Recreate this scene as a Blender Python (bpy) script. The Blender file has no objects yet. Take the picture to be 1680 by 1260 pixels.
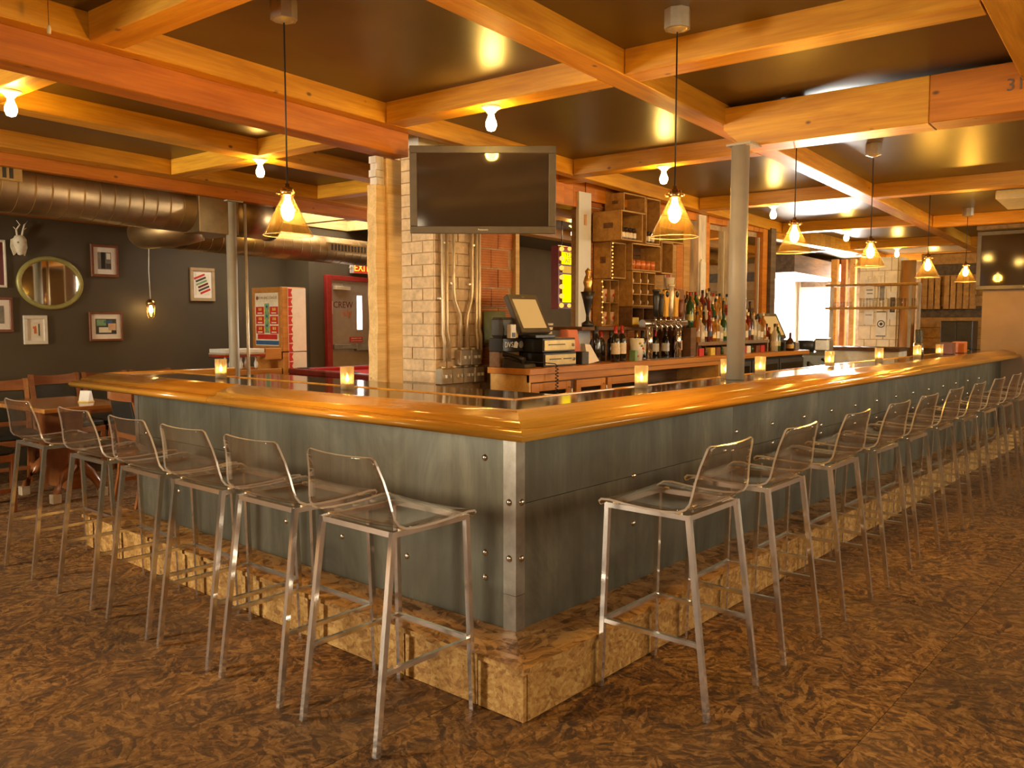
import bpy, bmesh, math, random
from mathutils import Vector, Matrix
rnd = random.Random(11)
scene = bpy.context.scene
COL = scene.collection
PI = math.pi

# ------------------------------------------------------------------ camera, world, daylight, exposure
cam_d = bpy.data.cameras.new('camera')
cam = bpy.data.objects.new('camera', cam_d)
COL.objects.link(cam)
cam.location = (-2.419, -2.069, 1.40)
cam.rotation_euler = (math.radians(90 - 4.33), 0, math.radians(40.8 - 90))
cam_d.sensor_fit = 'HORIZONTAL'
cam_d.sensor_width = 36.0
cam_d.lens = 1382.0 / 1680.0 * 36.0
cam_d.clip_start = 0.02
scene.camera = cam

scene.view_settings.view_transform = 'Standard'
scene.view_settings.look = 'None'
scene.view_settings.gamma = 1.0
scene.view_settings.use_curve_mapping = False
scene.view_settings.exposure = 0.58
cy = scene.cycles
cy.max_bounces = 8
cy.diffuse_bounces = 4
cy.glossy_bounces = 4
cy.transmission_bounces = 6
cy.transparent_max_bounces = 24
cy.caustics_reflective = False
cy.caustics_refractive = False
cy.sample_clamp_indirect = 4.0
cy.sample_clamp_direct = 0.0
cy.use_denoising = True
cy.blur_glossy = 0.5

world = bpy.data.worlds.new('daylight')
scene.world = world
world.use_nodes = True
wn = world.node_tree
wn.nodes['Background'].inputs[0].default_value = (0.62, 0.78, 1.0, 1)
wn.nodes['Background'].inputs[1].default_value = 1.5


def area(name, loc, direction, sx, sy, power, color, spread=180):
    d = bpy.data.lights.new(name, 'AREA')
    d.shape = 'RECTANGLE'
    d.size, d.size_y = sx, sy
    d.energy = power
    d.color = color
    d.spread = math.radians(spread)
    o = bpy.data.objects.new(name, d)
    COL.objects.link(o)
    o.location = loc
    o.rotation_euler = Vector(direction).to_track_quat('-Z', 'Y').to_euler()
    return o


# daylight entering by the street windows behind and to the left of the camera, by the far window and the skylight
WINDOWS = [('street', 3.9, 1.5, 1.3, 390, (1.0, 0.90, 0.70), (1, -0.46, -0.13)),
           ('street', -2.6, 1.5, 1.3, 60, (1.0, 0.78, 0.50), (1, 0.25, -0.13)),
           ('front', 1.0, 2.0, 1.4, 45, (1.0, 0.74, 0.42), (0, 1, -0.2)),  # warm fill added to brighten the right run, no known window here
           ('front', 3.4, 1.5, 1.4, 55, (1.0, 0.86, 0.64), (0, 1, -0.2)),
           ('front', 9.1, 2.6, 1.6, 250, (1.0, 0.90, 0.66), (-0.1, 1, -0.1)),
           ('front', 11.6, 2.0, 1.6, 520, (1.0, 0.93, 0.78), (0, 1, -0.05))]
for side, u, w, h, power, colr, dirn in WINDOWS:
    area('daylight_%s_window' % side, (-5.78, u, 1.85) if side == 'street' else (u, -5.45, 1.85), dirn, w, h, power, colr)
area('daylight_far_window', (13.05, 3.6, 1.72), (-1, -0.2, -0.1), 0.6, 1.2, 700, (1.0, 0.93, 0.82))
area('daylight_skylight', (3.65, 6.05, 3.10), (0, 0, -1), 1.7, 0.8, 260, (1.0, 0.92, 0.78))

# ------------------------------------------------------------------ the building frame: turned 3.4 degrees to the bar, sagging a little
BA = math.radians(3.4)
SAG = 0.016
CA, SA = math.cos(BA), math.sin(BA)


def BW(p, q, z):
    return Vector((p * CA - q * SA, p * SA + q * CA, z - SAG * p))


# ------------------------------------------------------------------ materials
MATS = {}


class NT:
    def __init__(self, name):
        self.m = bpy.data.materials.new(name)
        self.m.use_nodes = True
        self.t = self.m.node_tree
        self.n = self.t.nodes
        self.b = self.n['Principled BSDF']
        self.out = self.n['Material Output']

    def add(self, typ, **k):
        x = self.n.new(typ)
        for a, v in k.items():
            setattr(x, a, v)
        return x

    def link(self, a, b):
        self.t.links.new(a, b)

    def coords(self, scale=(1, 1, 1), rnd_off=True):
        tc = self.add('ShaderNodeTexCoord')
        mp = self.add('ShaderNodeMapping')
        mp.inputs['Scale'].default_value = scale
        if rnd_off:
            oi = self.add('ShaderNodeObjectInfo')
            mul = self.add('ShaderNodeMath', operation='MULTIPLY')
            self.link(oi.outputs['Random'], mul.inputs[0])
            mul.inputs[1].default_value = 37.0
            va = self.add('ShaderNodeVectorMath', operation='ADD')
            self.link(tc.outputs['Object'], va.inputs[0])
            self.link(mul.outputs[0], va.inputs[1])
            self.link(va.outputs[0], mp.inputs[0])
        else:
            self.link(tc.outputs['Object'], mp.inputs[0])
        return mp.outputs[0]

    def noise(self, vec, scale, detail=4, rough=0.6, dist=0.0):
        n = self.add('ShaderNodeTexNoise')
        n.inputs['Scale'].default_value = scale
        n.inputs['Detail'].default_value = detail
        n.inputs['Roughness'].default_value = rough
        n.inputs['Distortion'].default_value = dist
        if vec is not None:
            self.link(vec, n.inputs['Vector'])
        return n.outputs['Fac']

    def ramp(self, fac, stops):
        r = self.add('ShaderNodeValToRGB')
        e = r.color_ramp.elements
        while len(e) < len(stops):
            e.new(0.5)
        for k, (p, c) in enumerate(stops):
            e[k].position = p
            e[k].color = (*c, 1) if len(c) == 3 else c
        self.link(fac, r.inputs[0])
        return r.outputs[0]

    def mix(self, a, b, fac, blend='MIX'):
        x = self.add('ShaderNodeMix', data_type='RGBA', blend_type=blend)
        for s, v in ((6, a), (7, b)):
            if hasattr(v, 'is_output'):
                self.link(v, x.inputs[s])
            else:
                x.inputs[s].default_value = (*v, 1)
        if hasattr(fac, 'is_output'):
            self.link(fac, x.inputs[0])
        else:
            x.inputs[0].default_value = fac
        return x.outputs[2]

    def bump(self, h, strength=0.2, dist=0.01):
        b = self.add('ShaderNodeBump')
        b.inputs['Strength'].default_value = strength
        b.inputs['Distance'].default_value = dist
        self.link(h, b.inputs['Height'])
        self.link(b.outputs[0], self.b.inputs['Normal'])


def plain(name, col, rough=0.5, metal=0.0, var=0.25, scale=14.0, bump=0.0, stretch=(1, 1, 1), coat=0.0):
    """a plain material with a gentle mottle in colour and gloss"""
    t = NT(name)
    v = t.coords(stretch)
    f = t.noise(v, scale)
    lo = tuple(c * (1 - var) for c in col)
    hi = tuple(min(1, c * (1 + var)) for c in col)
    t.link(t.ramp(f, [(0.3, lo), (0.7, hi)]), t.b.inputs['Base Color'])
    t.b.inputs['Roughness'].default_value = rough
    t.b.inputs['Metallic'].default_value = metal
    t.b.inputs['Coat Weight'].default_value = coat
    if bump:
        t.bump(f, bump)
    MATS[name] = t.m
    return t.m


def wood(name, dark, light, rough=0.45, ring=1.0, knots=True, bump=0.08, knot_col=(0.16, 0.06, 0.02), coat=0.0):
    """board wood, grain along the local X axis"""
    t = NT(name)
    v = t.coords((1.1, 9, 9))
    g1 = t.noise(v, 1.6 * ring, 3, 0.55, 0.6)
    v2 = t.coords((2.5, 70, 70))
    g2 = t.noise(v2, 1.2, 4, 0.7)
    mid = tuple((a + b) / 2 for a, b in zip(dark, light))
    c1 = t.ramp(g1, [(0.32, dark), (0.5, mid), (0.68, light)])
    c2 = t.ramp(g2, [(0.3, (0.78, 0.74, 0.70)), (0.7, (1.1, 1.1, 1.1))])
    c = t.mix(c1, c2, 0.7, 'MULTIPLY')
    oi = t.add('ShaderNodeObjectInfo')
    tone = t.ramp(oi.outputs['Random'], [(0.0, (0.84, 0.80, 0.76)), (1.0, (1.1, 1.08, 1.06))])
    c = t.mix(c, tone, 1.0, 'MULTIPLY')
    if knots:
        vk = t.coords((3.2, 5.5, 5.5))
        vo = t.add('ShaderNodeTexVoronoi')
        vo.inputs['Scale'].default_value = 1.15
        t.link(vk, vo.inputs['Vector'])
        k = t.ramp(vo.outputs['Distance'], [(0.035, (1, 1, 1)), (0.085, (0, 0, 0))])
        c = t.mix(c, knot_col, k)
    t.link(c, t.b.inputs['Base Color'])
    t.b.inputs['Roughness'].default_value = rough
    t.b.inputs['Coat Weight'].default_value = coat
    t.b.inputs['Coat Roughness'].default_value = 0.15
    if bump:
        t.bump(g2, bump, 0.004)
    MATS[name] = t.m
    return t.m


def osb(name, stops, scale, rough=0.5, bump=0.15, worn=None, flat_axis=2):
    """pressed strand board: distinct flakes lying at random angles"""
    t = NT(name)
    v = t.coords((1, 1, 1))
    warp = t.add('ShaderNodeTexNoise')
    warp.inputs['Scale'].default_value = 9.0 * scale
    t.link(v, warp.inputs['Vector'])
    wsub = t.add('ShaderNodeVectorMath', operation='MULTIPLY_ADD')
    t.link(warp.outputs['Color'], wsub.inputs[0])
    wsub.inputs[1].default_value = (0.05 / scale,) * 3
    t.link(v, wsub.inputs[2])
    v = wsub.outputs[0]
    vals = []
    for s, seed in ((1.0, 0.0), (1.55, 5.3), (2.3, 11.1)):
        vo = t.add('ShaderNodeTexVoronoi')
        vo.inputs['Scale'].default_value = 6.0 * scale * s
        t.link(v, vo.inputs['Vector'])
        sep = t.add('ShaderNodeSeparateColor')
        t.link(vo.outputs['Color'], sep.inputs[0])
        ang = t.add('ShaderNodeMath', operation='MULTIPLY')
        ang.inputs[1].default_value = 6.28
        t.link(sep.outputs[0], ang.inputs[0])
        rot = t.add('ShaderNodeVectorRotate', rotation_type='AXIS_ANGLE')
        rot.inputs['Axis'].default_value = [(1, 0, 0), (0, 1, 0), (0, 0, 1), (0.25, 0.25, 0.93)][flat_axis]
        t.link(v, rot.inputs['Vector'])
        t.link(ang.outputs[0], rot.inputs['Angle'])
        mp = t.add('ShaderNodeMapping')
        mp.inputs['Scale'].default_value = (9.0 * scale * s, 42.0 * scale * s, 42.0 * scale * s)
        mp.inputs['Location'].default_value = (seed, seed, seed)
        t.link(rot.outputs[0], mp.inputs[0])
        fl = t.add('ShaderNodeTexVoronoi')
        fl.inputs['Scale'].default_value = 1.0
        t.link(mp.outputs[0], fl.inputs['Vector'])
        sp = t.add('ShaderNodeSeparateColor')
        t.link(fl.outputs['Color'], sp.inputs[0])
        vals.append(sp.outputs[1])
    a1 = t.add('ShaderNodeMath', operation='MULTIPLY_ADD')
    t.link(vals[1], a1.inputs[0])
    a1.inputs[1].default_value = 0.33
    m1 = t.add('ShaderNodeMath', operation='MULTIPLY')
    t.link(vals[0], m1.inputs[0])
    m1.inputs[1].default_value = 0.45
    t.link(m1.outputs[0], a1.inputs[2])
    a2 = t.add('ShaderNodeMath', operation='MULTIPLY_ADD')
    t.link(vals[2], a2.inputs[0])
    a2.inputs[1].default_value = 0.22
    t.link(a1.outputs[0], a2.inputs[2])
    fine = t.noise(t.coords((1, 1, 1)), 90.0, 3, 0.7)
    a3 = t.add('ShaderNodeMath', operation='MULTIPLY_ADD')
    t.link(fine, a3.inputs[0])
    a3.inputs[1].default_value = 0.30
    t.link(a2.outputs[0], a3.inputs[2])
    h = t.add('ShaderNodeMath', operation='SUBTRACT')
    t.link(a3.outputs[0], h.inputs[0])
    h.inputs[1].default_value = 0.15
    h = h.outputs[0]
    c = t.ramp(h, stops)
    if worn:
        big = t.noise(v, 1.1, 5, 0.65)
        m = t.ramp(big, [(0.45, (0, 0, 0)), (0.62, (1, 1, 1))])
        c = t.mix(c, worn, t.mix((0, 0, 0), m, 0.30))
        dk = t.noise(v, 0.7, 3, 0.6)
        c = t.mix(c, t.ramp(dk, [(0.35, (0.62, 0.60, 0.58)), (0.65, (1.15, 1.12, 1.1))]), 1.0, 'MULTIPLY')
    t.link(c, t.b.inputs['Base Color'])
    rr = t.ramp(h, [(0.3, (rough + .12,) * 3), (0.7, (rough - .1,) * 3)])
    t.link(rr, t.b.inputs['Roughness'])
    t.bump(h, bump, 0.003)
    MATS[name] = t.m
    return t.m


def glow(name, col, strength):
    t = NT(name)
    e = t.add('ShaderNodeEmission')
    v = t.coords((1, 1, 1), False)
    f = t.noise(v, 3.0, 2)
    t.link(t.ramp(f, [(0.2, tuple(c * 0.97 for c in col)), (0.8, col)]), e.inputs[0])
    e.inputs[1].default_value = strength
    t.link(e.outputs[0], t.out.inputs[0])
    MATS[name] = t.m
    return t.m


def thin_glass(name, tint, refl=0.06, edge=0.75, rough=0.03, haze=0.0, haze_col=(0.9, 0.8, 0.7)):
    """thin clear sheet: looks through, mirrors at grazing angles"""
    t = NT(name)
    tr = t.add('ShaderNodeBsdfTransparent')
    v = t.coords((1, 1, 1))
    f = t.noise(v, 9.0, 2)
    t.link(t.ramp(f, [(0.3, tuple(c * 0.97 for c in tint)), (0.7, tint)]), tr.inputs[0])
    gl = t.add('ShaderNodeBsdfGlossy')
    gl.inputs['Roughness'].default_value = rough
    lw = t.add('ShaderNodeLayerWeight')
    lw.inputs['Blend'].default_value = 0.5
    pw = t.add('ShaderNodeMath', operation='POWER')
    t.link(lw.outputs['Facing'], pw.inputs[0])
    pw.inputs[1].default_value = 4.5
    ma = t.add('ShaderNodeMath', operation='MULTIPLY_ADD')
    t.link(pw.outputs[0], ma.inputs[0])
    ma.inputs[1].default_value = edge
    ma.inputs[2].default_value = refl
    mx = t.add('ShaderNodeMixShader')
    t.link(ma.outputs[0], mx.inputs[0])
    t.link(tr.outputs[0], mx.inputs[1])
    t.link(gl.outputs[0], mx.inputs[2])
    last = mx
    if haze:
        df = t.add('ShaderNodeBsdfTranslucent')
        df.inputs[0].default_value = (*haze_col, 1)
        d2 = t.add('ShaderNodeBsdfDiffuse')
        d2.inputs[0].default_value = (*haze_col, 1)
        m0 = t.add('ShaderNodeMixShader')
        m0.inputs[0].default_value = 0.5
        t.link(df.outputs[0], m0.inputs[1])
        t.link(d2.outputs[0], m0.inputs[2])
        m2 = t.add('ShaderNodeMixShader')
        m2.inputs[0].default_value = haze
        t.link(mx.outputs[0], m2.inputs[1])
        t.link(m0.outputs[0], m2.inputs[2])
        last = m2
    t.link(last.outputs[0], t.out.inputs[0])
    MATS[name] = t.m
    return t.m


wood('pine', (0.58, 0.255, 0.014), (0.80, 0.42, 0.034), 0.42)
wood('fir', (0.50, 0.155, 0.006), (0.68, 0.25, 0.014), 0.45)
wood('rail_wood', (0.52, 0.22, 0.025), (0.70, 0.36, 0.05), 0.22, 0.7, False, 0.03, coat=0.5)
wood('cabinet_wood', (0.52, 0.19, 0.02), (0.70, 0.30, 0.04), 0.38, 0.8, False, 0.03)
wood('pale_panel', (0.62, 0.36, 0.10), (0.78, 0.50, 0.17), 0.4, 0.7, False, 0.03)
wood('post_wood', (0.60, 0.40, 0.15), (0.80, 0.58, 0.26), 0.6)
wood('crate_wood', (0.38, 0.20, 0.05), (0.56, 0.33, 0.095), 0.7, 1.2, True, 0.2)
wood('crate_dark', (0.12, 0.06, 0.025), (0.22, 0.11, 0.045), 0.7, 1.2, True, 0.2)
wood('pallet_wood', (0.44, 0.24, 0.08), (0.64, 0.38, 0.14), 0.65)
wood('chair_wood', (0.24, 0.075, 0.022), (0.36, 0.13, 0.035), 0.35, 0.9, False, 0.03, coat=0.3)
wood('table_wood', (0.36, 0.15, 0.04), (0.52, 0.25, 0.07), 0.22, 0.9, False, 0.03, coat=0.5)
wood('grey_plank', (0.10, 0.075, 0.055), (0.20, 0.15, 0.11), 0.7)
wood('game_wood', (0.42, 0.17, 0.03), (0.58, 0.27, 0.06), 0.35, 0.8, False, 0.03)
osb('floor_osb', [(0.20, (0.048, 0.021, 0.006)), (0.38, (0.118, 0.052, 0.011)), (0.54, (0.205, 0.094, 0.019)), (0.70, (0.30, 0.148, 0.036)), (0.86, (0.42, 0.245, 0.09))], 1.25, 0.70, 0.25, worn=(0.25, 0.155, 0.08))
osb('kick_osb', [(0.15, (0.25, 0.11, 0.022)), (0.38, (0.40, 0.20, 0.045)), (0.58, (0.48, 0.265, 0.07)), (0.85, (0.60, 0.38, 0.13))], 1.1, 0.55, 0.25, flat_axis=3)
osb('step_osb', [(0.22, (0.13, 0.058, 0.014)), (0.45, (0.36, 0.175, 0.04)), (0.70, (0.56, 0.30, 0.08))], 0.6, 0.48, 0.12)


def steel_patina():
    t = NT('steel_patina')
    v = t.coords((1, 1, 0.45))
    a = t.noise(v, 2.2, 6, 0.65, 0.8)
    v2 = t.coords((16, 16, 0.8))
    b = t.noise(v2, 1.4, 4, 0.6)
    c1 = t.ramp(a, [(0.3, (0.068, 0.062, 0.042)), (0.55, (0.135, 0.126, 0.088)), (0.75, (0.24, 0.225, 0.160))])
    c2 = t.ramp(b, [(0.3, (0.75, 0.75, 0.75)), (0.7, (1.15, 1.15, 1.15))])
    t.link(t.mix(c1, c2, 0.7, 'MULTIPLY'), t.b.inputs['Base Color'])
    t.b.inputs['Metallic'].default_value = 0.45
    t.link(t.ramp(a, [(0.3, (0.52,) * 3), (0.7, (0.38,) * 3)]), t.b.inputs['Roughness'])
    MATS['steel_patina'] = t.m


steel_patina()
plain('steel_trim', (0.34, 0.31, 0.26), 0.36, 0.85, 0.2)
plain('bolt_steel', (0.62, 0.58, 0.50), 0.25, 1.0, 0.1)
plain('chrome', (0.82, 0.79, 0.74), 0.11, 0.95, 0.06, 30)
plain('galvanised', (0.34, 0.225, 0.10), 0.42, 0.88, 0.25, 5)
plain('conduit', (0.80, 0.66, 0.44), 0.38, 0.55, 0.1)
plain('box_steel', (0.50, 0.43, 0.32), 0.42, 0.7, 0.15)
plain('drawer_steel', (0.46, 0.31, 0.13), 0.34, 0.85, 0.15)
plain('brass', (0.70, 0.45, 0.16), 0.25, 1.0, 0.1)
plain('ceiling_paint', (0.085, 0.055, 0.020), 0.34, 0.0, 0.15, 2.5, 0.0)
plain('wall_paint', (0.080, 0.056, 0.027), 0.62, 0.0, 0.12, 1.5)
plain('grey_wall', (0.27, 0.22, 0.16), 0.6, 0.0, 0.12, 2.0)
plain('white_wall', (0.72, 0.72, 0.70), 0.6, 0.0, 0.06, 2.0)
plain('plaster', (0.40, 0.28, 0.18), 0.7, 0.0, 0.10, 3.0)
plain('bar_top', (0.050, 0.030, 0.015), 0.09, 0.0, 0.35, 3.0)
plain('column_paint', (0.40, 0.35, 0.26), 0.48, 0.0, 0.10, 4.0)
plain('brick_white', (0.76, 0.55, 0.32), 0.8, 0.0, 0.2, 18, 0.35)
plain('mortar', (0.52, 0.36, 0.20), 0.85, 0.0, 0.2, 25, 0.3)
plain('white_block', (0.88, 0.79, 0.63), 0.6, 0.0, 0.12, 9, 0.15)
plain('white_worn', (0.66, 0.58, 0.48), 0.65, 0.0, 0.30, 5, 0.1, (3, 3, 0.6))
plain('black_plastic', (0.016, 0.014, 0.012), 0.35, 0.0, 0.2)
plain('tv_frame', (0.085, 0.066, 0.046), 0.4, 0.0, 0.15)
plain('tv_screen', (0.036, 0.024, 0.015), 0.06, 0.0, 0.10, 2)
plain('dark_screen', (0.012, 0.009, 0.007), 0.05)
plain('grey_plastic', (0.20, 0.17, 0.13), 0.45)
plain('dark_grey', (0.05, 0.044, 0.036), 0.5)
plain('white_plastic', (0.76, 0.72, 0.64), 0.4, 0.0, 0.08)
plain('cream_paper', (0.78, 0.68, 0.50), 0.7, 0.0, 0.08)
plain('mat_board', (0.82, 0.72, 0.60), 0.8, 0.0, 0.05)
plain('label_paper', (0.74, 0.62, 0.44), 0.7, 0.0, 0.15, 60)
plain('porcelain', (0.85, 0.80, 0.70), 0.25, 0.0, 0.05)
plain('front_paint', (0.24, 0.14, 0.05), 0.7, 0.0, 0.1)
plain('red_paint', (0.30, 0.018, 0.012), 0.4, 0.0, 0.2)
plain('red_sign', (0.55, 0.03, 0.02), 0.4, 0.0, 0.1)
plain('dark_red', (0.13, 0.012, 0.010), 0.35, 0.0, 0.2)
plain('red_felt', (0.36, 0.010, 0.012), 0.95, 0.0, 0.1, 60)
plain('orange_paint', (0.62, 0.14, 0.03), 0.5, 0.0, 0.1)
plain('door_paint', (0.36, 0.27, 0.19), 0.5, 0.0, 0.08)
plain('cushion', (0.020, 0.020, 0.016), 0.45, 0.0, 0.3)
plain('cord_black', (0.02, 0.015, 0.012), 0.6)
plain('cord_white', (0.72, 0.66, 0.55), 0.5)
plain('bottle_dark', (0.012, 0.010, 0.008), 0.08, 0.0, 0.3, 8, 0.0, (1, 1, 1), 0.6)
plain('foil_red', (0.40, 0.03, 0.02), 0.35, 0.3)
plain('foil_gold', (0.60, 0.36, 0.10), 0.3, 0.8)
plain('foil_black', (0.02, 0.018, 0.016), 0.35)
plain('mustard', (0.80, 0.42, 0.03), 0.35, 0.0, 0.08)
plain('paper_cup', (0.70, 0.42, 0.24), 0.6, 0.0, 0.1)
plain('green_board', (0.20, 0.21, 0.05), 0.6, 0.0, 0.2)
plain('copper_tile', (0.60, 0.17, 0.035), 0.28, 0.1, 0.3, 6)
plain('frame_brown', (0.20, 0.06, 0.02), 0.4, 0.0, 0.2)
plain('frame_white', (0.74, 0.66, 0.52), 0.4, 0.0, 0.08)
plain('frame_tan', (0.42, 0.28, 0.14), 0.4, 0.0, 0.15)
plain('frame_olive', (0.38, 0.33, 0.10), 0.35, 0.2, 0.15)
plain('bone', (0.78, 0.68, 0.50), 0.6, 0.0, 0.15, 30, 0.2)
plain('mirror', (0.80, 0.76, 0.68), 0.03, 1.0, 0.03)
plain('blue_print', (0.03, 0.10, 0.24), 0.6)
plain('green_print', (0.20, 0.34, 0.16), 0.6)
plain('yellow_print', (0.70, 0.50, 0.08), 0.6)
plain('teal_glass', (0.02, 0.09, 0.14), 0.3)
plain('wax', (0.9, 0.75, 0.45), 0.5, 0.0, 0.05)
plain('machine_grey', (0.20, 0.20, 0.15), 0.4, 0.2, 0.15)
plain('log_wood', (0.46, 0.23, 0.07), 0.5, 0.0, 0.25, 6, 0.1, (1, 1, 0.3))


def clay_tile():
    t = NT('clay_tile')
    tc = t.add('ShaderNodeTexCoord')
    w = t.add('ShaderNodeTexWave', wave_type='BANDS', bands_direction='Z')
    w.inputs['Scale'].default_value = 16.0
    w.inputs['Distortion'].default_value = 1.2
    w.inputs['Detail'].default_value = 2
    t.link(tc.outputs['Object'], w.inputs['Vector'])
    f = t.noise(t.coords((1, 1, 1)), 6, 5)
    c = t.ramp(f, [(0.3, (0.36, 0.10, 0.02)), (0.7, (0.60, 0.22, 0.05))])
    t.link(c, t.b.inputs['Base Color'])
    t.b.inputs['Roughness'].default_value = 0.42
    t.bump(w.outputs['Fac'], 0.55, 0.008)
    MATS['clay_tile'] = t.m


clay_tile()


def liquid(name, col):
    t = NT(name)
    f = t.noise(t.coords((1, 1, 1)), 6, 2)
    t.link(t.ramp(f, [(0.3, tuple(c * .7 for c in col)), (0.7, col)]), t.b.inputs['Base Color'])
    t.b.inputs['Roughness'].default_value = 0.06
    t.b.inputs['Coat Weight'].default_value = 0.7
    tr = t.add('ShaderNodeBsdfTranslucent')
    tr.inputs[0].default_value = (*col, 1)
    m = t.add('ShaderNodeMixShader')
    m.inputs[0].default_value = 0.45
    t.link(t.b.outputs[0], m.inputs[1])
    t.link(tr.outputs[0], m.inputs[2])
    t.link(m.outputs[0], t.out.inputs[0])
    MATS[name] = t.m


for nm, c in (('amber_bottle', (0.58, 0.24, 0.03)), ('clear_bottle', (0.80, 0.70, 0.54)), ('green_bottle', (0.05, 0.13, 0.03)),
              ('brown_bottle', (0.14, 0.05, 0.015)), ('honey_bottle', (0.62, 0.34, 0.07)), ('red_bottle', (0.32, 0.04, 0.02))):
    liquid(nm, c)
thin_glass('acrylic', (0.95, 0.91, 0.87), 0.03, 0.75, 0.03, 0.015, (0.9, 0.74, 0.62))
thin_glass('lit_edge', (0.80, 0.70, 0.62), 0.30, 0.6, 0.12, 0.55, (1.0, 0.90, 0.80))  # pale haze paints in the light that clear edges catch
thin_glass('shade_glass', (0.96, 0.88, 0.72), 0.05, 0.8, 0.02, 0.02, (1.0, 0.75, 0.4))
thin_glass('clear_glass', (0.95, 0.93, 0.88), 0.08, 0.7, 0.02, 0.03)
thin_glass('frosted_glass', (0.88, 0.82, 0.72), 0.08, 0.5, 0.15, 0.25, (1.0, 0.85, 0.6))
glow('bulb_glow', (1.0, 0.78, 0.36), 26.0)
glow('flame', (1.0, 0.60, 0.16), 22.0)
glow('window_light', (1.0, 0.97, 0.90), 6.0)
glow('overcast_pane', (1.0, 0.92, 0.78), 0.6)
glow('skylight_glow', (1.0, 0.95, 0.82), 7.0)
glow('exit_glow', (1.0, 0.42, 0.03), 2.2)
glow('exit_red', (0.9, 0.06, 0.02), 0.55)
glow('sign_yellow', (1.0, 0.72, 0.0), 1.35)
glow('sign_amber', (0.95, 0.50, 0.06), 0.6)
glow('sign_bulb', (1.0, 0.45, 0.08), 1.2)
glow('screen_warm', (0.95, 0.50, 0.14), 0.50)


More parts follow.
